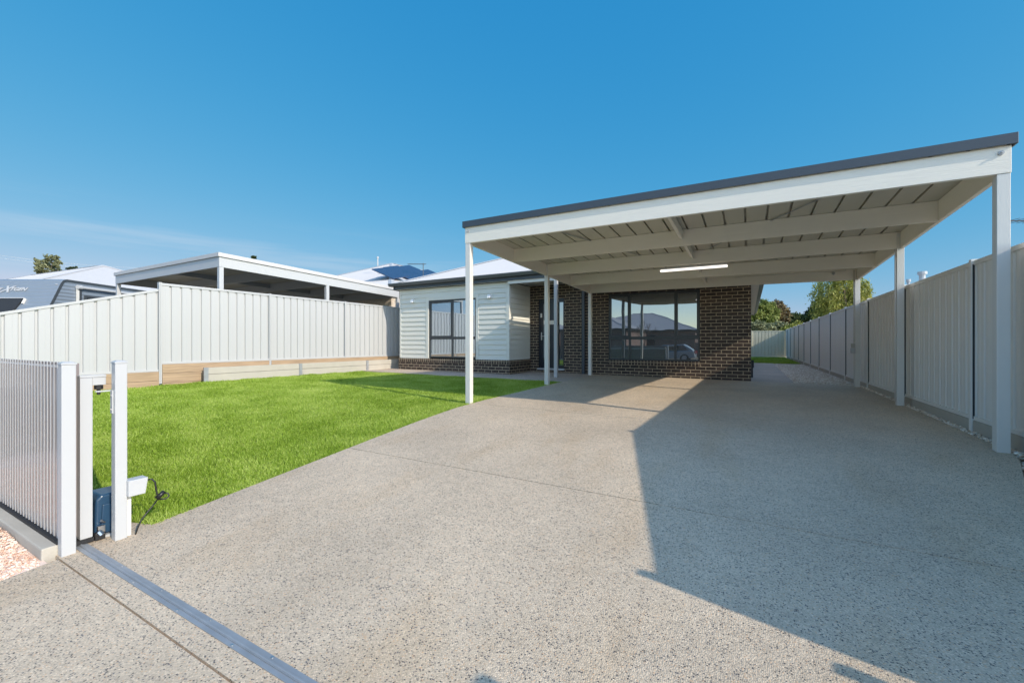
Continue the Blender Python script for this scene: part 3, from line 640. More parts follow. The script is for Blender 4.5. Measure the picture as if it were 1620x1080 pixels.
# door
m = MB(); yd = WY+.03
m.box(DX0, DX1, yd, yd+.08, DZ1-.05, DZ1); m.box(DX0, DX0+.045, yd, yd+.08, DZ0+.03, DZ1-.05); m.box(DX1-.04, DX1, yd, yd+.08, DZ0+.03, DZ1-.05); m.box(-5.10, -5.06, yd, yd+.08, DZ0+.03, DZ1-.05)
m.box(-5.06, DX1-.04, yd+.01, yd+.06, DZ0+.03, DZ0+.12); m.box(-5.06, DX1-.04, yd+.01, yd+.06, DZ1-.12, DZ1-.05)
df = part(m, 'door_frame', 'door', bevel=.002)
m = MB(); m.box(-5.02, DX1-.05, yd+.03, yd+.036, DZ0+.12, DZ1-.12); m.build('pane', M['glass'], df)
m = MB(); m.box(DX0-.02, DX1+.02, WY-.06, WY+.029, DZ0-.02, DZ0+.028); m.build('door_sill', M['bright'], df, bevel=.003)
m = MB(); m.box(DX0+.047, -5.102, yd+.02, yd+.06, DZ0+.03, DZ1-.052); dr = part(m, 'door', 'door', bevel=.002)
m = MB(); m.box(-5.55, -5.42, yd+.012, yd+.0195, DZ0+.25, DZ1-.15); m.build('door_glass', M['glass'], dr)
m = MB(); m.box(-5.635, -5.60, yd+.006, yd+.0195, .10, .34); m.tube([(-5.617, yd+.006, .22), (-5.617, yd-.035, .22), (-5.54, yd-.035, .22), (-5.50, yd-.035, .22)], .010, 8); m.build('handle', M['chrome'], dr)
m = MB(); m.box(-5.665, -5.60, yd+.008, yd+.0195, .80, .93); m.build('lock', M['chrome'], dr, bevel=.005)
m = MB(); m.box(-5.53, -5.20, yd+.009, yd+.0115, .58, .70); m.build('notice', M['paper'], dr)
# downpipe, meter boxes
m = MB(); m.box(-4.27, -4.18, WY-.075, WY-.006, -.90, zt_-.03); part(m, 'downpipe', 'slate', bevel=.012)
m = MB(); m.box(XC+.003, XC+.06, WY+.03, WY+.2, -.60, -.42); m.box(XC+.003, XC+.04, WY+.02, WY+.12, -.84, -.56); part(m, 'meter_box', 'rubber', bevel=.01)
# weatherboard room
WX0, WX1, WZ0, WZ1 = -8.975, -7.15, -.456, 1.367
def boards(m, a, b, z0, z1, nrm, ex=.15):
    """lapped boards on a wall running from a to b (xy), facing nrm"""
    a, b, nn = Vector((*a, 0)), Vector((*b, 0)), Vector((*nrm, 0)); z = z0
    while z < z1 - .005:
        t = min(z+ex, z1)
        f0, f1 = nn*.030, nn*.004
        vs = []
        for p in (a, b): vs += [p + Vector((0, 0, z)), p + f0 + Vector((0, 0, z)), p + f1 + Vector((0, 0, t)), p + Vector((0, 0, t))]
        m.add([tuple(v) for v in vs], [(0, 1, 2, 3), (7, 6, 5, 4), (1, 5, 6, 2), (0, 4, 5, 1), (3, 2, 6, 7), (0, 3, 7, 4)]); z = t
    return m
zb0 = -.484
m = MB(); boards(m, (XA+.06, FY), (WX0-.10, FY), zb0, zt_-.02, (0, -1), .1502); boards(m, (WX1+.10, FY), (XB-.07, FY), zb0, zt_-.02, (0, -1), .1502)
boards(m, (WX0-.10, FY), (WX1+.10, FY), zb0 + .1502*13, zt_-.02, (0, -1), .1502)
boards(m, (XB, FY+.06), (XB, WY-.045), zb0, zt_-.02, (1, 0), .1502); fixn(m)
part(m, 'weatherboards', 'board')
m = MB(); m.box(XA, XB, FY+.001, FY+.10, zb0, zt_) if False else None
m.box(XA+.01, WX0-.01, FY+.001, FY+.10, zb0, zt_-.01); m.box(WX1+.01, XB-.001, FY+.001, FY+.10, zb0, zt_-.01); m.box(WX0-.01, WX1+.01, FY+.001, FY+.10, WZ1+.01, zt_-.01)
m.box(XB-.10, XB-.001, FY+.10, WY-.001, zb0, zt_-.01); m.box(XA, XA+.10, FY+.10, FY+2.0, zb0, zt_-.01)
part(m, 'wall', 'board')
m = MB()
for x0, x1 in ((XA, XA+.065), (XB-.075, XB+.028)): m.box(x0, x1, FY-.028, FY+.001, zb0, zt_-.015)
m.box(XB+.001, XB+.028, FY+.001, FY+.065, zb0, zt_-.015); m.box(XB+.001, XB+.026, WY-.045, WY-.001, zb0, zt_-.015)
m.box(WX0-.10, WX0, FY-.030, FY+.03, zb0, WZ1+.10); m.box(WX1, WX1+.10, FY-.030, FY+.03, zb0, WZ1+.10); m.box(WX0, WX1, FY-.030, FY+.03, WZ1, WZ1+.10)
part(m, 'trim_board', 'board', bevel=.003)
window(WX0, WX1, WZ0, WZ1, (-8.05,), .165, FY-.005, sash=(0,), gl='glass_bright')
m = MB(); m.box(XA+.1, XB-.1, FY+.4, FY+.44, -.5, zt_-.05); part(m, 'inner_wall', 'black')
# brick base of the room with a soldier course
m = MB(); m.box(XA-.03, XB+.045, FY-.045, FY+.09, -1.0, -.604); m.box(XB-.09, XB+.045, FY+.09, WY-.001, -1.0, -.604); m.box(XA-.03, XA+.09, FY+.09, FY+2, -1.0, -.604); part(m, 'brick_base', 'brick')
m = MB(); m.box(XA-.03, XB+.045, FY-.055, FY+.0, -.604, zb0-.001); m.box(XB+.001, XB+.055, FY+.0, WY-.001, -.604, zb0-.001); part(m, 'brick_sill', 'soldier', bevel=.004)
# porch: beam, post, ceiling
m = MB(); m.box(XB+.03, -4.44, FY-.13, FY-.085, 1.685, 1.80); m.box(-4.485, -4.44, FY-.084, WY-.001, 1.685, 1.80); part(m, 'porch_beam', 'white', bevel=.003)
m = MB(); m.box(XB-.0, -4.486, FY-.084, WY-.001, 1.79, 1.80); part(m, 'porch_ceiling', 'white')
m = MB(); m.box(-4.535, -4.445, FY-.19, FY-.10, gz(-4.5, 10.4)-.01, 1.684); part(m, 'porch_post', 'bright', bevel=.004)
# roof
def hip_roof(root, x0, x1, y0, y1, ze, pitch, ridge_axis, mt, gut, gname='gutter', over=0, T=None, corr=True, fascia=None):
    """corrugated hipped roof; ribs run down each slope"""
    T = T or (lambda p: p)
    W = min(x1-x0, y1-y0)/2; zr = ze + W*pitch
    if ridge_axis == 'y': A, B = ((x0+x1)/2, y0+W, zr), ((x0+x1)/2, y1-W, zr)
    else: A, B = (x0+W, (y0+y1)/2, zr), (x1-W, (y0+y1)/2, zr)
    c = [(x0, y0, ze), (x1, y0, ze), (x1, y1, ze), (x0, y1, ze)]
    faces = [(c[0], c[1], A, A), (c[1], c[2], B, A), (c[2], c[3], B, B), (c[3], c[0], A, B)] if ridge_axis == 'y' else \
            [(c[0], c[1], B, A), (c[1], c[2], B, B), (c[2], c[3], A, B), (c[3], c[0], A, A)]
    m = MB()
    for p0, p1, q1, q0 in faces:
        P0, P1, Q0, Q1 = map(Vector, (p0, p1, q0, q1)); e = (P1-P0); Ln = e.length; e.normalize()
        up = (Q0-P0) - e*((Q0-P0).dot(e)); up_l = up.length; nr = e.cross(up).normalized()
        if nr.z < 0: nr = -nr
        s0, s1 = (Q0-P0).dot(e), (Q1-P0).dot(e)
        step = .076 if corr else Ln; k = int(Ln/step*2); vs = []
        for i in range(k+1):
            s = Ln*i/k; hgt = up_l*(s/s0 if s < s0 else ((Ln-s)/(Ln-s1) if s > s1 else 1)) if s0 > 1e-6 else up_l
            o = nr*(.008*(1 if i % 2 else -1) if corr else 0)
            a = P0 + e*s + o; b = P0 + e*s + up*(hgt/up_l) + o; vs += [T(a), T(b)]
        m.add(vs, [(2*i, 2*i+2, 2*i+3, 2*i+1) for i in range(k)])
    r = m.build('roof', M[mt], root)
    m = MB()
    for a, b in ((c[0], A), (c[1], A if ridge_axis == 'y' else B), (c[2], B), (c[3], B if ridge_axis == 'y' else A), (A, B)):
        a, b = Vector(a), Vector(b); d = (b-a).normalized(); sd_ = d.cross(Vector((0, 0, 1))).normalized(); u = Vector((0, 0, 1))
        pr = [a - sd_*.11 - u*.012, a + u*.035, a + sd_*.11 - u*.012, b - sd_*.11 - u*.012, b + u*.035, b + sd_*.11 - u*.012]
        m.add([T(v) for v in pr], [(0, 1, 4, 3), (1, 2, 5, 4)])
    m.build('ridge_cap', M[mt], r)
    g_ = MB()
    for (ax, ay), (bx, by) in (((x0, y0), (x1, y0)), ((x1, y0), (x1, y1)), ((x1, y1), (x0, y1)), ((x0, y1), (x0, y0))):
        d = Vector((bx-ax, by-ay, 0)).normalized(); n_ = Vector((d.y, -d.x, 0)); a = Vector((ax, ay, 0)); b = Vector((bx, by, 0))
        poly = [(-.02, -.10), (.09, -.10), (.115, -.03), (.115, 0), (.10, 0), (.10, -.025), (.08, -.085), (-.02, -.085)]
        vs = [T(a - d*.0 + d*(-u) + n_*u + Vector((0, 0, ze+v))) for u, v in poly] + [T(b + d*u + n_*u + Vector((0, 0, ze+v))) for u, v in poly]
        k = len(poly); g_.add(vs, [(i, (i+1) % k, (i+1) % k+k, i+k) for i in range(k)])
    fixn(g_); g_.build(gname, M[gut], root)
    f = MB()
    for (ax, ay), (bx, by) in (((x0, y0), (x1, y0)), ((x1, y0), (x1, y1)), ((x1, y1), (x0, y1)), ((x0, y1), (x0, y0))):
        d = Vector((bx-ax, by-ay, 0)).normalized(); n_ = Vector((d.y, -d.x, 0)); a = Vector((ax, ay, 0)) - n_*.0; b = Vector((bx, by, 0))
        pr = [a+d*.0-n_*.045, b-d*.0-n_*.045, b-n_*.022, a-n_*.022]
        f.hexa([T(v + Vector((0, 0, ze-.20))) for v in pr], [T(v + Vector((0, 0, ze-.02))) for v in pr])
    fixn(f); f.build('fascia', M[fascia or gut], root)
    return r
ze = 1.975
hip_roof(hs, -10.36, -4.30, 10.38, 18.0, ze, .395, 'y', 'roof', 'gutter', fascia='slate')
hip_roof(hs, -10.355, .33, 11.55, 30.8, ze-.001, .395, 'y', 'roof', 'gutter', fascia='slate')
m = MB(); m.box(-10.31, XB+.0, 10.43, FY-.031, 1.781, 1.789); m.box(XC+.002, .285, 11.6, 30.5, 1.781, 1.789); part(m, 'eave_lining', 'white')
# wall lights
def wall_light(x, z, label):
    t = thing('wall_light', (x, FY-.03, z), label, 'wall light', 'square white lights on the weatherboard wall')
    m = MB(); m.box(x-.045, x+.045, FY-.040, FY-.020, z-.055, z+.055); m.build('back_plate', M['lampwhite'], t, bevel=.003)
    m = MB(); m.hexa([(x-.05, FY-.135, z-.055), (x+.05, FY-.135, z-.055), (x+.05, FY-.041, z-.055), (x-.05, FY-.041, z-.055)], [(x-.05, FY-.10, z+.055), (x+.05, FY-.10, z+.055), (x+.05, FY-.041, z+.055), (x-.05, FY-.041, z+.055)])
    m.build('lamp_shade', M['lampwhite'], t, bevel=.004)
wall_light(-9.61, 1.39, 'square white wall light left of the weatherboard room window')
wall_light(-6.64, 1.385, 'square white wall light right of the weatherboard room window')

# ------------------------------------------------------------------ front fence, gate, motor
FYF = .93
ff = thing('slat_fence', (-4.6, FYF, -1.28), 'low white vertical slat fence on a concrete plinth at the left edge', 'fence')
sl = MB(); sl0 = None
for i in range(42):
    x = -3.735 - .062*i
    m = MB(); m.box(x-.007, x+.007, FYF-.0185, FYF-.0155, -1.205, -.115)
    m.build('slat', M['slat'], ff, bevel=.0015, seg=1)
m = MB(); m.box(-6.35, -3.669, FYF-.015, FYF+.015, -1.205, -.150); m.build('infill_panel', M['infill'], ff)
m = MB(); m.box(-6.35, -3.669, FYF-.012, FYF+.012, -.135, -.118); m.build('rail', M['infill'], ff)
m = MB(); m.box(-6.35, -3.669, FYF-.0165, FYF+.0165, -.1495, -.1355); m.build('rail', M['slat'], ff)
def capped_post(root, x, y, z0, z1, w_=.0325, mt='bright', name='post'):
    m = MB(); m.box(x-w_, x+w_, y-w_, y+w_, z0, z1-.016); m.build(name, M[mt], root, bevel=.004)
    m = MB(); a = w_+.003; b = w_*.55
    m.box(x-a, x+a, y-a, y+a, z1-.0155, z1-.006)
    m.hexa([(x-a, y-a, z1-.006), (x+a, y-a, z1-.006), (x+a, y+a, z1-.006), (x-a, y+a, z1-.006)], [(x-b, y-b, z1+.004), (x+b, y-b, z1+.004), (x+b, y+b, z1+.004), (x-b, y+b, z1+.004)])
    m.build('post_cap', M[mt], root, bevel=.0015)
capped_post(ff, -3.635, FYF, -1.30, -.115)
capped_post(ff, -6.385, FYF, -1.30, -.115)
m = MB(); m.box(-6.7, -3.672, FYF-.10, FYF+.035, -1.40, -1.225); m.build('plinth', M['concrete'], ff, bevel=.008)
m = MB(); m.box(-6.7, -3.672, FYF-.036, FYF+.036, -1.2255, -1.207); m.build('bottom_gasket', M['rubber'], ff)
# sliding gate, fully open behind the fence
GYT = 1.03
gt = thing('sliding_gate', (-5.2, GYT, -1.27), 'open white sliding gate tucked behind the slatted front fence', 'gate')
m = MB(); m.box(-3.745, -3.690, GYT-.028, GYT+.032, -1.245, -.222); m.build('gate_stile', M['bright'], gt, bevel=.003)
m = MB(); m.box(-7.2, -3.747, GYT-.052, GYT-.016, -1.235, -.128); m.build('infill_panel', M['infill'], gt)
m = MB(); m.box(-7.2, -3.746, GYT-.015, GYT+.022, -.30, -.24); m.box(-7.2, -3.746, GYT-.015, GYT+.022, -1.24, -1.19); m.build('gate_rail', M['bright'], gt)
for i in range(40):
    x = -3.775 - .062*i
    m = MB(); m.box(x-.007, x+.007, GYT-.0555, GYT-.0525, -1.235, -.125); m.build('slat', M['slat'], gt, bevel=.0015, seg=1)
m = MB(); m.box(-3.76, -3.683, GYT-.08, GYT+.036, -1.272, -1.2455); m.build('rubber_foot', M['rubber'], gt)
m = MB(); m.box(-3.745, -3.695, GYT-.028, GYT+.100, -.221, -.205); m.box(-3.735, -3.70, GYT+.034, GYT+.100, -.272, -.2215); m.build('guide_channel', M['bright'], gt, bevel=.003)
m = MB(); m.tube([(-3.717, GYT+.068, -.274), (-3.717, GYT+.068, -.30)], .022, 12); m.tube([(-3.717, GYT+.068, -.30), (-3.717, GYT+.068, -.335)], .010, 8); m.build('guide_roller', M['rubber'], gt)
# guide post
gp = thing('gate_guide_post', (-3.60, 1.15, -1.27), 'slim white capped gate guide post at the lawn corner', 'post')
capped_post(gp, -3.60, 1.165, gz(-3.6, 1.16)-.01, -.115, .031)
m = MB(); m.box(-3.645, -3.632, GYT+.03, 1.185, -.312, -.304); m.box(-3.628, -3.596, 1.1275, 1.1335, -.455, -.304)
m.build('guide_bracket', M['bright'], gp)
m = MB(); m.tube([(-3.612, 1.123, -.34), (-3.612, 1.1275, -.34)], .006, 8); m.tube([(-3.612, 1.123, -.43), (-3.612, 1.1275, -.43)], .006, 8); m.build('screw', M['chrome'], gp)
# motor
mo = thing('gate_motor', (-3.9, 1.19, -1.27), 'dark navy gate motor housing on the concrete behind the gate end', 'gate motor')
gm = gz(-3.9, 1.2)
m = MB(); m.box(-3.93, -3.70, 1.075, 1.245, gm-.005, gm+.012); m.build('base_plate', M['bright'], mo)
m = MB(); m.prism([(-.085, 0), (.085, 0), (.082, .235), (.06, .262), (-.055, .262), (-.08, .235)], (-3.92, 1.165, gm+.013), (0, 1, 0), (0, 0, 1), (1, 0, 0), .20); fixn(m); m.build('housing', M['navy'], mo, bevel=.014, seg=3)
m = MB(); m.prism([(-.06, .012), (.05, .012), (.045, .2), (-.05, .2)], (-3.7195, 1.165, gm+.013), (0, 1, 0), (0, 0, 1), (1, 0, 0), .012); fixn(m); m.build('front_panel', M['navy'], mo, bevel=.006)
m = MB(); m.box(-3.70, -3.682, 1.085, 1.12, gm+.01, gm+.085); m.tube([(-3.68, 1.09, gm+.05), (-3.665, 1.10, gm+.03)], .016, 8); m.tube([(-3.70, 1.12, gm+.10), (-3.68, 1.10, gm+.12)], .008, 8); m.build('release_lever', M['chrome'], mo)
m = MB(); m.box(-3.715, -3.675, 1.07, 1.12, gm, gm+.045); m.build('limit_bracket', M['rubber'], mo, bevel=.004)
# power box and its stub post
po = thing('outlet_stand', (-3.58, 1.225, -1.27), 'white outlet box on a cream stub post with black cable behind the gate post', 'power outlet')
m = MB(); m.box(-3.615, -3.585, 1.198, 1.222, gz(-3.6, 1.2)-.02, -.98); m.build('post', M['white'], po, bevel=.003)
m = MB(); m.prism([(-.045, 0), (.045, 0), (.06, .105), (-.045, .105)], (-3.62, 1.235, -1.005), (0, 1, 0), (0, 0, 1), (1, 0, 0), .085); fixn(m); m.build('outlet_box', M['bright'], po, bevel=.004)
m = MB()
m.tube([(-3.60, 1.285, -.935), (-3.60, 1.31, -.935)], .013, 8, .009)
pts = [(-3.60, 1.31, -.935), (-3.595, 1.335, -.935), (-3.59, 1.352, -.96), (-3.585, 1.355, -1.0), (-3.58, 1.36, -1.045), (-3.58, 1.375, -1.085)]
m.tube(pts, .0055, 8)
m.tube([(-3.585, 1.36, -1.075), (-3.575, 1.40, -1.035)], .017, 10, .013)
m.tube([(-3.58, 1.375, -1.085), (-3.575, 1.41, -1.09), (-3.57, 1.425, -1.075), (-3.575, 1.42, -1.055), (-3.58, 1.40, -1.05)], .005, 8)
m.tube([(-3.582, 1.365, -1.08), (-3.575, 1.33, -1.12), (-3.565, 1.295, -1.15), (-3.56, 1.265, -1.185), (-3.56, 1.245, -1.235), (-3.565, 1.235, -1.275)], .0045, 8)
m.build('cable', M['cable'], po, smooth=True)
# track set in the driveway
tr = thing('gate_track', (-1, 1.01, -1.27), 'galvanised steel sliding gate track bolted across the driveway', 'gate track')
m = MB(); x0, x1 = -6.6, 1.75; ya, yb = .965, 1.055
def strip(m, ya, yb, za, zb_):
    vs = []
    for x in (x0, x1): vs += [(x, ya, gz(x, ya)+za), (x, yb, gz(x, yb)+za), (x, yb, gz(x, yb)+zb_), (x, ya, gz(x, ya)+zb_)]
    m.add(vs, [(0, 1, 2, 3), (7, 6, 5, 4), (0, 4, 5, 1), (1, 5, 6, 2), (2, 6, 7, 3), (3, 7, 4, 0)])
strip(m, .977, .997, .001, .005); strip(m, 1.015, 1.035, .001, .005); strip(m, .9975, 1.000, .001, .010); strip(m, 1.012, 1.0145, .001, .010); fixn(m)
m.build('track_angle', M['galv'], tr)
m = MB(); strip(m, 1.0004, 1.0116, .002, .013); fixn(m); m.build('track_rail', M['galv'], tr, bevel=.004)
m = MB()
for i in range(11):
    x = -3.35 + .48*i
    for yy, dx in ((.986, 0), (1.026, .22)):
        z = gz(x, yy)+.005; m.tube([(x+dx, yy, z), (x+dx, yy, z+.003)], .005, 8)
m.build('bolt', M['chrome'], tr)
# gate posts on the right hand side (they throw the small shadows in the foreground)
rp_ = thing('gate_post', (1.78, .8, -1.27), 'white gate catch post on the right side of the opening', 'post')
capped_post(rp_, 1.78, .80, -1.35, .262, .034)
rq = thing('fence_end_post', (2.05, 1.62, -1.25), 'white end post beside the raked end of the right fence', 'post')
capped_post(rq, 2.05, 1.645, -1.30, -.215, .028)

# ------------------------------------------------------------------ neighbour on the left
nc = thing('carport', (-14.3, 8.6, -.7), 'neighbouring white carport rising above the left fence', 'carport')
carport(nc, -17.40, -11.30, [5.59, 8.60, 11.60], 0, 1.87, .030, 0.0, lambda x, y: -.7, M['bright'], M['bright'], M['roof'], M['ceil'], pw=.10)
def quad_house(name, label, x0, x1, y0, y1, zg, ze_, wall, axis='y', ov=.35, rot=0, wins=(), group=None):
    cx, cy = (x0+x1)/2, (y0+y1)/2
    t = thing(name, (cx, cy, zg), label, 'house', group)
    T = (lambda p: Vector((cx, cy, 0)) + Matrix.Rotation(rot, 3, 'Z') @ (Vector(p) - Vector((cx, cy, 0)))) if rot else (lambda p: Vector(p))
    def tb(m):
        m.v = [tuple(T(v)) for v in m.v]; return m
    m = MB(); m.box(x0, x1, y0, y1, zg-.4, ze_-.19); tb(m).build('wall', M[wall], t)
    hip_roof(t, x0-ov, x1+ov, y0-ov, y1+ov, ze_, .40, axis, 'roof', 'gutter', T=T)
    for side, a, b, c, d in wins:       # side 'f' front(-Y) 'b' back(+Y) 'r' right(+X)
        def q(u0, u1, w0, w1, o0, o1):
            m = MB()
            if side == 'f': m.box(u0, u1, y0-o1, y0-o0, w0, w1)
            elif side == 'b': m.box(u0, u1, y1+o0, y1+o1, w0, w1)
            else: m.box(x1+o0, x1+o1, u0, u1, w0, w1)
            return tb(m)
        f = q(a, b, c, d, .002, .03).build('window', M['frame'], t); q(a+.06, b-.06, c+.06, d-.06, .031, .035).build('pane', M['glass'], f)
    return t
n1 = quad_house('house', 'neighbouring cream brick house with white hipped roof and solar panels', -23.3, -12.0, 11.95, 30, -.7, 2.12, 'cream_brick', ov=.33,
     wins=[('f', -15.2, -13.9, -.4, 1.5), ('f', -20, -18, .2, 1.6)])
# solar frames standing on the right-hand slope
def slope_z(x): return 2.12 + (-11.67 - x)*.40
def solar(xc, yc, k):
    for i in range(k):
        y = yc + i*1.55
        m = MB(); a, b = xc-.62, xc+.62; tilt = .24
        za = lambda x: slope_z(x)
        m.hexa([(a, y, za(a)+.05), (b, y, za(b)+.05), (b, y+.98, za(b)+.05+tilt), (a, y+.98, za(a)+.05+tilt)],
               [(a, y, za(a)+.09), (b, y, za(b)+.09), (b, y+.98, za(b)+.09+tilt), (a, y+.98, za(a)+.09+tilt)])
        m.v = [(vx, vy, vz) for vx, vy, vz in m.v]; fixn(m)
        m.build('solar_panel', M['solar'], n1, bevel=.01)
solar(-13.5, 12.9, 2); solar(-14.6, 14.6, 2); solar(-15.7, 16.6, 4); solar(-14.4, 18.2, 3)
m = MB(); zq = 3.74; xm_, ym_ = -13.42, 15.4
m.tube([(xm_, ym_, slope_z(xm_)-.05), (xm_, ym_, 3.78)], .018, 6); dv = Vector((.8727, .488, 0))
p = Vector((xm_, ym_, zq)); m.tube([p - dv*.73, p + dv*.14], .014, 6)
for i in range(7):
    c = p - dv*(.70 - .12*i); m.tube([c + Vector((-.1, .18, 0)), c - Vector((-.1, .18, 0))], .006, 4)
m.build('tv_antenna', M['gutter'], n1)
m = MB(); m.tube([(-16.2, 15.2, slope_z(-16.2)-.05), (-16.2, 15.2, slope_z(-16.2)+.34)], .03, 10); m.tube([(-16.2, 15.2, slope_z(-16.2)+.32), (-16.2, 15.2, slope_z(-16.2)+.40)], .06, 10, .045); m.build('roof_vent', M['bright'], n1)
quad_house('house', 'distant house whose white roof shows behind the caravan', -44.0, -26.9, 4.6, 13.4, -.6, 2.42, 'cream_brick', axis='x', rot=R(5.8), wins=[('f', -36, -34, 0, 1.5)])
quad_house('house', 'farther white roof low at the left edge beyond the caravan', -62, -45, -2, 9, -.6, 2.6, 'cream_brick', axis='x', rot=R(5.8))
# caravan ---------------------------------------------------------------
U = Vector((math.cos(R(ALPHA)), math.sin(R(ALPHA)), 0)); Wd = Vector((-math.sin(R(ALPHA)), math.cos(R(ALPHA)), 0)); Zv = Vector((0, 0, 1))
C0 = U*-15.3 + Wd*14.4
cv = thing('caravan', (C0.x, C0.y, -.7), 'grey-blue caravan with white lettering parked beyond the left fence', 'caravan')
prof = [(.10, 2.19), (4.9, 2.19), (5.0, 2.1), (5.05, .1), (4.9, -.25), (-.35, -.25), (-.62, .35), (-.56, .85), (-.02, 2.08), (.03, 2.16)]
m = MB(); m.prism(prof, C0, Wd, Zv, -U, 2.45); fixn(m); part(m, 'body', 'van', cv, bevel=.03)
def ribbon(pts, wd, th, o):
    m = MB()
    for (a0, b0), (a1, b1) in zip(pts, pts[1:]):
        d = Vector((a1-a0, b1-b0)); d.normalize(); nx_, nz_ = -d.y*wd/2, d.x*wd/2
        q = [(a0+nx_, b0+nz_), (a1+nx_, b1+nz_), (a1-nx_, b1-nz_), (a0-nx_, b0-nz_)]
        m.prism(q, o, Wd, Zv, U, th)
    fixn(m); return m
part(ribbon([(-.58, .5), (-.50, .95), (-.02, 2.02), (.05, 2.12), (.14, 2.155), (4.9, 2.155)], .075, .02, C0 + U*.001), 'moulding', 'vandark', cv)
# front: window hatch with frame, lettering; the front wall slopes
sl_d = (Vector((0, 0, 2.08-.85)) + Wd*(.54)); sl_u = sl_d.normalized(); fn = U.cross(sl_u).normalized()
if fn.dot(Wd) > 0: fn = -fn
def front_pt(lat, s): return C0 + Wd*-.56 + Zv*.85 + U*lat + sl_u*s
def fslab(l0, l1, s0, s1, th, o=.002, name='x', mt='black', taper=0):
    m = MB(); p = [front_pt(l0, s0)+fn*o, front_pt(l1-taper, s0)+fn*o, front_pt(l1, s1)+fn*o, front_pt(l0, s1)+fn*o]
    m.hexa(p, [v + fn*th for v in p]); m.v = [tuple(v) for v in m.v]; fixn(m); return part(m, name, mt, cv)
Ssc = lambda z: (z-.85)/sl_u.z
fslab(-2.2, -.95, Ssc(.95), Ssc(1.47), .05, name='front_window', mt='black', taper=.16)
fslab(-2.22, -.93, Ssc(1.475), Ssc(1.50), .06, name='window_rail', mt='bright')
fslab(-.93, -.88, Ssc(1.30), Ssc(1.47), .05, name='window_stay', mt='white')
fslab(-.16, -.09, Ssc(1.98), Ssc(2.0), .02, name='marker_light', mt='bright')
def lettering(txt, size, lat, z, shear=.35, ext=.004, sx=1.25):
    cu = bpy.data.curves.new('lettering', 'FONT'); cu.body = txt; cu.size = size; cu.shear = shear; cu.extrude = ext; cu.offset = .007
    o = bpy.data.objects.new('lettering', cu); COL.objects.link(o)
    dg = bpy.context.evaluated_depsgraph_get(); me = bpy.data.meshes.new_from_object(o.evaluated_get(dg)); bpy.data.objects.remove(o)
    rot = Matrix((U*sx, sl_u, fn)).transposed()
    p = front_pt(lat, Ssc(z)) + fn*.02 - Vector(cv.location)
    me.transform(Matrix.Translation(p) @ rot.to_4x4()); me.materials.clear(); me.materials.append(M['bright'])
    ob = bpy.data.objects.new('lettering', me); COL.objects.link(ob); ob.parent = cv
lettering('NE', .17, -2.18, 1.76); lettering('X', .34, -1.90, 1.71, .5); lettering('TGEN', .17, -1.61, 1.76)
# side: awning, window, rails
def sbox(w0, w1, z0, z1, o0, o1, name, mt, bevel=0):
    m = MB(); p = [C0 + Wd*w0 + U*o0 + Zv*z0, C0 + Wd*w1 + U*o0 + Zv*z0, C0 + Wd*w1 + U*o1 + Zv*z0, C0 + Wd*w0 + U*o1 + Zv*z0]
    m.hexa(p, [v + Zv*(z1-z0) for v in p]); m.v = [tuple(v) for v in m.v]; fixn(m); return part(m, name, mt, cv, bevel=bevel)
m = MB(); m.tube([C0 + Wd*.55 + U*.09 + Zv*1.97, C0 + Wd*4.4 + U*.09 + Zv*1.97], .05, 12); m.tube([C0 + Wd*.42 + U*.09 + Zv*1.97, C0 + Wd*.55 + U*.09 + Zv*1.97], .075, 12); part(m, 'awning_roll', 'bright', cv, smooth=False)
sbox(.52, .60, .3, 1.92, .02, .06, 'awning_arm', 'vandark'); sbox(.44, .51, .3, 1.92, .02, .06, 'awning_arm', 'white')
sw = sbox(.72, 1.9, .9, 1.72, .003, .03, 'side_window', 'vandark', .01); m = MB(); sbox(.80, 1.82, .98, 1.64, .031, .034, 'side_window', 'glass')
for w0 in (2.0, 2.9):
    m = MB(); c = C0 + Wd*w0 - U*.02 + Zv*-.35; m.tube([c - U*.18, c + U*.04], .35, 20); part(m, 'wheel', 'rubber', cv)
# ------------------------------------------------------------------ right hand neighbour
rn = thing('shed', (6, 16.5, -.9), 'low outbuilding roof hidden behind right fence with two vent pipes showing', 'shed')
m = MB(); m.box(3.6, 9, 13.5, 20, -1.1, 1.2); part(m, 'wall', 'cream_brick', rn)
m = MB(); m.box(3.45, 9.2, 13.3, 20.2, 1.2, 1.32); part(m, 'roof', 'roof', rn)
for px, py, h1, rr in ((4.28, 16.1, 2.02, .07), (4.06, 16.4, 1.86, .035)):
    m = MB(); m.tube([(px, py, 1.3), (px, py, h1-.08)], rr, 12); m.tube([(px, py, h1-.08), (px, py, h1-.07), (px, py, h1)], rr*1.5, 12); part(m, 'vent_pipe', 'bright', rn)
an = thing('tv_antenna', (5.35, 13.3, -.9), 'thin tv antenna tip showing past the right carport post', 'antenna')
m = MB(); m.tube([(5.35, 13.3, -.9), (5.35, 13.3, 2.75)], .02, 8); part(m, 'mast', 'galv', an)
m = MB(); p = Vector((5.35, 13.3, 2.6)); m.tube([p - dv*.62, p + dv*.4], .012, 6)
for i in range(6): c = p - dv*(.6 - .13*i); m.tube([c + Vector((-.10, .16, 0)), c - Vector((-.10, .16, 0))], .006, 4)
part(m, 'boom', 'gutter', an)

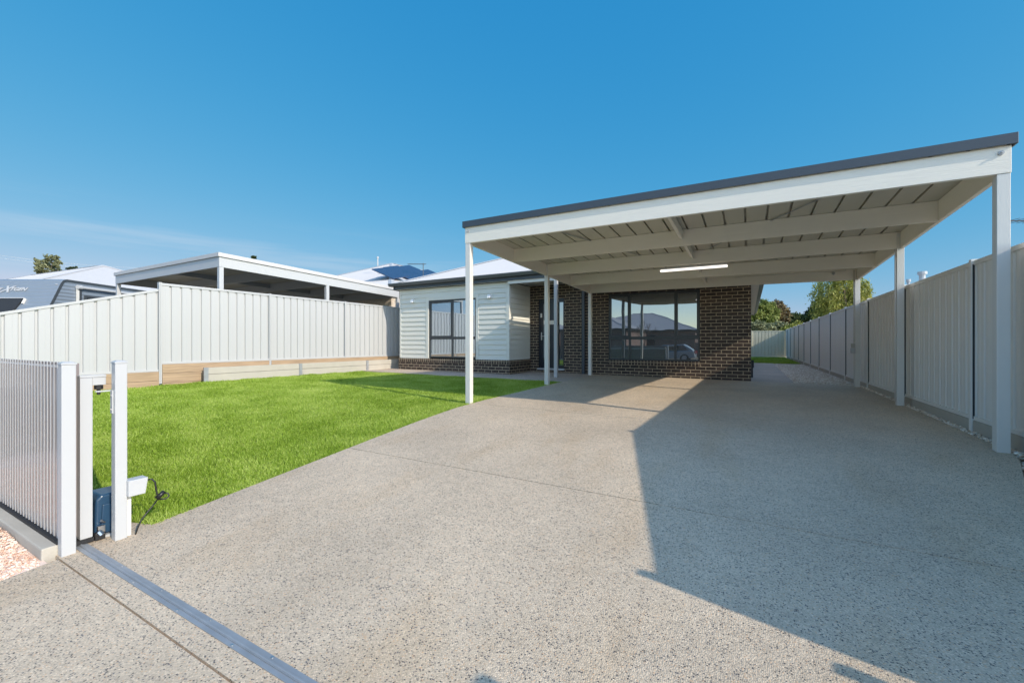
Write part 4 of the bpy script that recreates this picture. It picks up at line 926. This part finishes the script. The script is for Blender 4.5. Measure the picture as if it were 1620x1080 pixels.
# ------------------------------------------------------------------ trees
M['leaf_a'] = leafmat('olive_leaves', (0.06, 0.09, 0.022), (0.18, 0.23, 0.055), (0.40, 0.43, 0.13), scale=.9)
M['leaf_b'] = leafmat('dark_leaves', (0.018, 0.035, 0.013), (0.045, 0.072, 0.024), (0.10, 0.13, 0.045), scale=.9)
M['leaf_c'] = leafmat('grey_green_leaves', (0.11, 0.12, 0.065), (0.24, 0.26, 0.14), (0.45, 0.46, 0.26), scale=1.2)
M['leaf_d'] = leafmat('rusty_leaves', (0.08, 0.06, 0.035), (0.20, 0.15, 0.08), (0.36, 0.29, 0.14), scale=1.2)
M['leaf_e'] = leafmat('yellow_green_leaves', (0.10, 0.13, 0.022), (0.31, 0.34, 0.07), (0.60, 0.57, 0.19), scale=1.0)
def leaves(name, mt, blobs, n, size, parent, droop=0, label=None):
    """blobs: (x,y,z,rx,ry,rz); leaf sized quads gathered in small clumps over each blob"""
    pos = []; tot = sum(b[3]*b[5] for b in blobs)
    for bx, by, bz, rx, ry, rz in blobs:
        kc = max(9, int(n*rx*rz/tot/34))
        d = rng.normal(size=(kc, 3)); d /= np.linalg.norm(d, axis=1)[:, None]; rad = rng.uniform(.45, 1.05, kc)[:, None]
        c = np.array([bx, by, bz]) + d*rad*np.array([rx, ry, rz])
        sp_ = rng.uniform(.08, .22, kc)*min(rx, rz)
        q = c[:, None, :] + rng.normal(size=(kc, 34, 3))*sp_[:, None, None]*np.array([1, 1, .8 if not droop else .6])
        if droop: q[:, :, 2] -= np.abs(rng.normal(size=(kc, 34)))*droop
        pos.append(q.reshape(-1, 3))
    P = np.concatenate(pos); n = len(P)
    a = rng.normal(size=(n, 3)); a /= np.linalg.norm(a, axis=1)[:, None]
    if droop: a[:, 2] = -np.abs(a[:, 2])*2.2; a /= np.linalg.norm(a, axis=1)[:, None]
    b = np.cross(a, rng.normal(size=(n, 3))); b /= np.linalg.norm(b, axis=1)[:, None]
    s = rng.uniform(.6, 1.3, n)[:, None]*size; asp = .55 if not droop else .28
    V = np.stack([P - a*s, P + b*s*asp, P + a*s, P - b*s*asp], 1) - np.array(wloc(parent)); V = V.reshape(-1, 3)
    me = bpy.data.meshes.new(name); me.vertices.add(len(V)); me.vertices.foreach_set('co', V.ravel().astype(np.float32))
    me.loops.add(n*4); me.loops.foreach_set('vertex_index', np.arange(n*4, dtype=np.int32)); me.polygons.add(n)
    me.polygons.foreach_set('loop_start', (np.arange(n)*4).astype(np.int32)); me.polygons.foreach_set('loop_total', np.full(n, 4, np.int32))
    me.update(calc_edges=True); me.materials.append(M[mt]); o = bpy.data.objects.new(name, me); COL.objects.link(o); o.parent = parent
    return o
def at(px, d): return U*((px-810)/669.7*d) + Wd*d       # point on the ground plan seen at that bearing
def tree(name, label, cat, px, d, blobs, mt, n, size, droop=0, group=None, zg=-1.0, tr_=.16):
    """blobs in (px, py, half-width px, half-height px): converted to metres at distance d"""
    c = at(px, d); t = thing(name, (c.x, c.y, zg), label, cat, group); k = d/669.7; bl = []
    for bx, by, bw, bh in blobs:
        q = at(bx, d + rng.uniform(-.6, .6)); bl.append((q.x, q.y, (542.85-by)*k, bw*k, bw*k*.9, bh*k))
    leaves('crown', mt, bl, n, size, t, droop)
    m = MB(); top = max(b[2] for b in bl)
    m.tube([(c.x, c.y, zg-.1), (c.x+.1, c.y, zg + (top-zg)*.4), (c.x, c.y+.1, top*.8)], tr_, 8, tr_*.4)
    for b in bl: m.tube([(c.x, c.y, zg + (top-zg)*.3), ((c.x+b[0])/2, (c.y+b[1])/2, (b[2]+zg)/2+.5), (b[0], b[1], b[2])], tr_*.45, 6, .02)
    m.build('trunk', M['bark'], t, smooth=True); return t
GB = 'trees beyond the rear fence'
tree('pepper_tree', 'large drooping yellow-green tree beyond the right fence behind the carport corner', 'tree', 1345, 24, [(1310, 458, 24, 22), (1340, 452, 26, 26), (1362, 462, 14, 26), (1320, 485, 30, 22), (1355, 490, 16, 20), (1332, 430, 22, 14)], 'leaf_e', 15000, .085, .42, GB, tr_=.22)
tree('tree', 'dark leafy tree left of the drooping tree above the fence corner', 'tree', 1298, 40, [(1292, 500, 16, 18), (1305, 486, 13, 14), (1285, 512, 12, 12), (1312, 508, 16, 14)], 'leaf_b', 14000, .13, 0, GB)
tree('tree', 'olive green tree just right of the brick house corner', 'tree', 1205, 42, [(1200, 490, 16, 15), (1216, 495, 13, 16), (1208, 510, 20, 12), (1186, 500, 14, 18)], 'leaf_a', 16000, .12, 0, GB)
tree('tree', 'rusty brown tinged tree in the middle of the rear tree line', 'tree', 1232, 43, [(1230, 488, 11, 13), (1238, 498, 11, 13), (1226, 502, 12, 12)], 'leaf_d', 9000, .12, 0, GB)
tree('tree', 'dark green tree low behind the rusty one above the rear fence', 'tree', 1255, 45, [(1250, 508, 18, 12), (1268, 510, 16, 12), (1238, 516, 18, 12)], 'leaf_b', 12000, .13, 0, GB)
tree('shrub', 'pale grey-green shrub row top just above the rear fence', 'shrub', 1222, 38, [(1212, 521, 14, 9), (1232, 519, 13, 10), (1196, 518, 10, 10)], 'leaf_c', 12000, .09, 0, GB, tr_=.06)
tree('shrub', 'small yellow-green shrub at the rear fence corner', 'shrub', 1256, 37, [(1252, 520, 10, 7), (1262, 516, 6, 8), (1243, 524, 8, 6)], 'leaf_e', 6000, .08, 0, GB, tr_=.05)
tree('gum_tree', 'small distant gum tree above the far left white roof', 'tree', 76, 70, [(66, 416, 8, 8), (82, 411, 9, 7), (76, 425, 16, 8), (92, 420, 5, 6), (62, 428, 6, 8)], 'leaf_c', 3600, .20, 0, tr_=.25)
tree('tree', 'tiny tree top right of the far left roof peak', 'tree', 116, 75, [(118, 424, 6, 3), (112, 426, 5, 3)], 'leaf_b', 900, .2)
tree('tree', 'tiny tree top peeking over the neighbouring carport roof', 'tree', 402, 60, [(401, 407, 4, 2.5), (398, 412, 5, 4)], 'leaf_b', 900, .16)
# thin power lines far left
pl = thing('power_line', (-60, 30, 7), 'faint overhead power lines crossing the sky at far left', 'power line')
for zz0, zz1 in ((401, 425), (405, 430)):
    a = at(-20, 80) + Zv*((543-zz0)/669.7*80); b = at(260, 90) + Zv*((543-zz1)/669.7*90); m = MB()
    m.tube([a + (b-a)*t + Zv*(-.6*4*t*(1-t)) for t in [i/10 for i in range(11)]], .022, 4); m.build('wire', M['bright'], pl)

# ------------------------------------------------------------------ across the street (behind the camera, seen in the windows)
quad_house('house', 'brown brick house with white hipped roof across the street', -20, -5.5, -42, -30, -1.4, 1.6, 'red_brick', axis='x', wins=[('b', -12, -10, -.4, 1.0), ('b', -17, -15, -.4, 1.0)])
quad_house('house', 'second brown brick house further along across the street', -3, 12, -42, -31, -1.4, 1.3, 'red_brick', axis='x', wins=[('b', 0, 2, -.4, .9)])
quad_house('house', 'house at the far end across the street', -38, -24, -42, -30, -1.4, 1.9, 'red_brick', axis='x')
quad_house('house', 'dark brick house beside the bare tree across the street', -17.5, -10.5, -27, -18, -1.4, 1.5, 'red_brick', axis='y')
bt = thing('bare_tree', (-8.4, -16, -1.45), 'small leafless street tree across the road', 'tree')
m = MB(); random.seed(3)
def limb(p, d, ln, r, dep):
    q = p + d*ln; m.tube([p, p + d*ln*.5 + Vector((random.uniform(-.03, .03),)*3), q], r, 5, r*.6)
    if dep:
        for _ in range(3 if dep > 1 else 4):
            nd = (d + Vector((random.uniform(-.6, .6), random.uniform(-.6, .6), random.uniform(-.1, .5)))).normalized(); limb(q, nd, ln*random.uniform(.6, .85), r*.6, dep-1)
limb(Vector((-8.4, -16, -1.5)), Vector((0, 0, 1)), 1.0, .05, 5); m.build('trunk', M['bark'], bt)
tree('tree', 'dark evergreen tree across the street', 'tree', 0, 1, [(0, 0, 1, 1)], 'leaf_b', 50, .1) if False else None
te = thing('tree', (4, -48, -1.4), 'dark evergreen tree behind the houses across the street', 'tree')
leaves('crown', 'leaf_b', [(4, -48, 3.0, 2.6, 2.2, 2.2), (6, -48, 2.2, 2, 2, 1.8), (1.8, -48, 2, 2, 2, 1.6)], 6000, .25, te)
m = MB(); m.tube([(4, -48, -1.5), (4, -48, 3)], .25, 8, .1); m.build('trunk', M['bark'], te)
# parked hatchback
cr = thing('parked_car', (-5.8, -15, -1.56), 'silver hatchback parked on the far side of the street', 'car')
def cpr(poly, y0, wdt, name, mt, bevel=0, par=None):
    m = MB(); m.prism(poly, (-8.0, y0, -1.56), (1, 0, 0), (0, 0, 1), (0, 1, 0), wdt); fixn(m); return m.build(name, M[mt], par or cr, bevel=bevel)
cpr([(0, .35), (.05, .72), (.9, .92), (3.9, .95), (4.05, .8), (4.1, .35), (3.7, .25), (.3, .25)], -15.8, 1.75, 'body', 'carpaint', .05)
cpr([(.85, .93), (1.6, 1.43), (3.2, 1.47), (3.95, .96)], -15.68, 1.50, 'cabin', 'carpaint', .05)
cpr([(1.15, .98), (1.68, 1.36), (3.15, 1.39), (3.6, .98)], -15.69, 1.53, 'window', 'glass')
for wx in (.8, 3.3):
    for yy in (-15.82, -14.22):
        m = MB(); m.tube([(-8+wx, yy, -1.24), (-8+wx, yy+.2, -1.24)], .32, 20); o = m.build('wheel', M['rubber'], cr)
        m = MB(); m.tube([(-8+wx, yy-.004, -1.24), (-8+wx, yy+.204, -1.24)], .2, 14); m.build('rim', M['chrome'], o)
for yy in (-15.75, -14.3):
    m = MB(); m.box(-3.99, -3.88, yy, yy+.18, -.86, -.62); m.build('tail_light', M['red'], cr, bevel=.01)
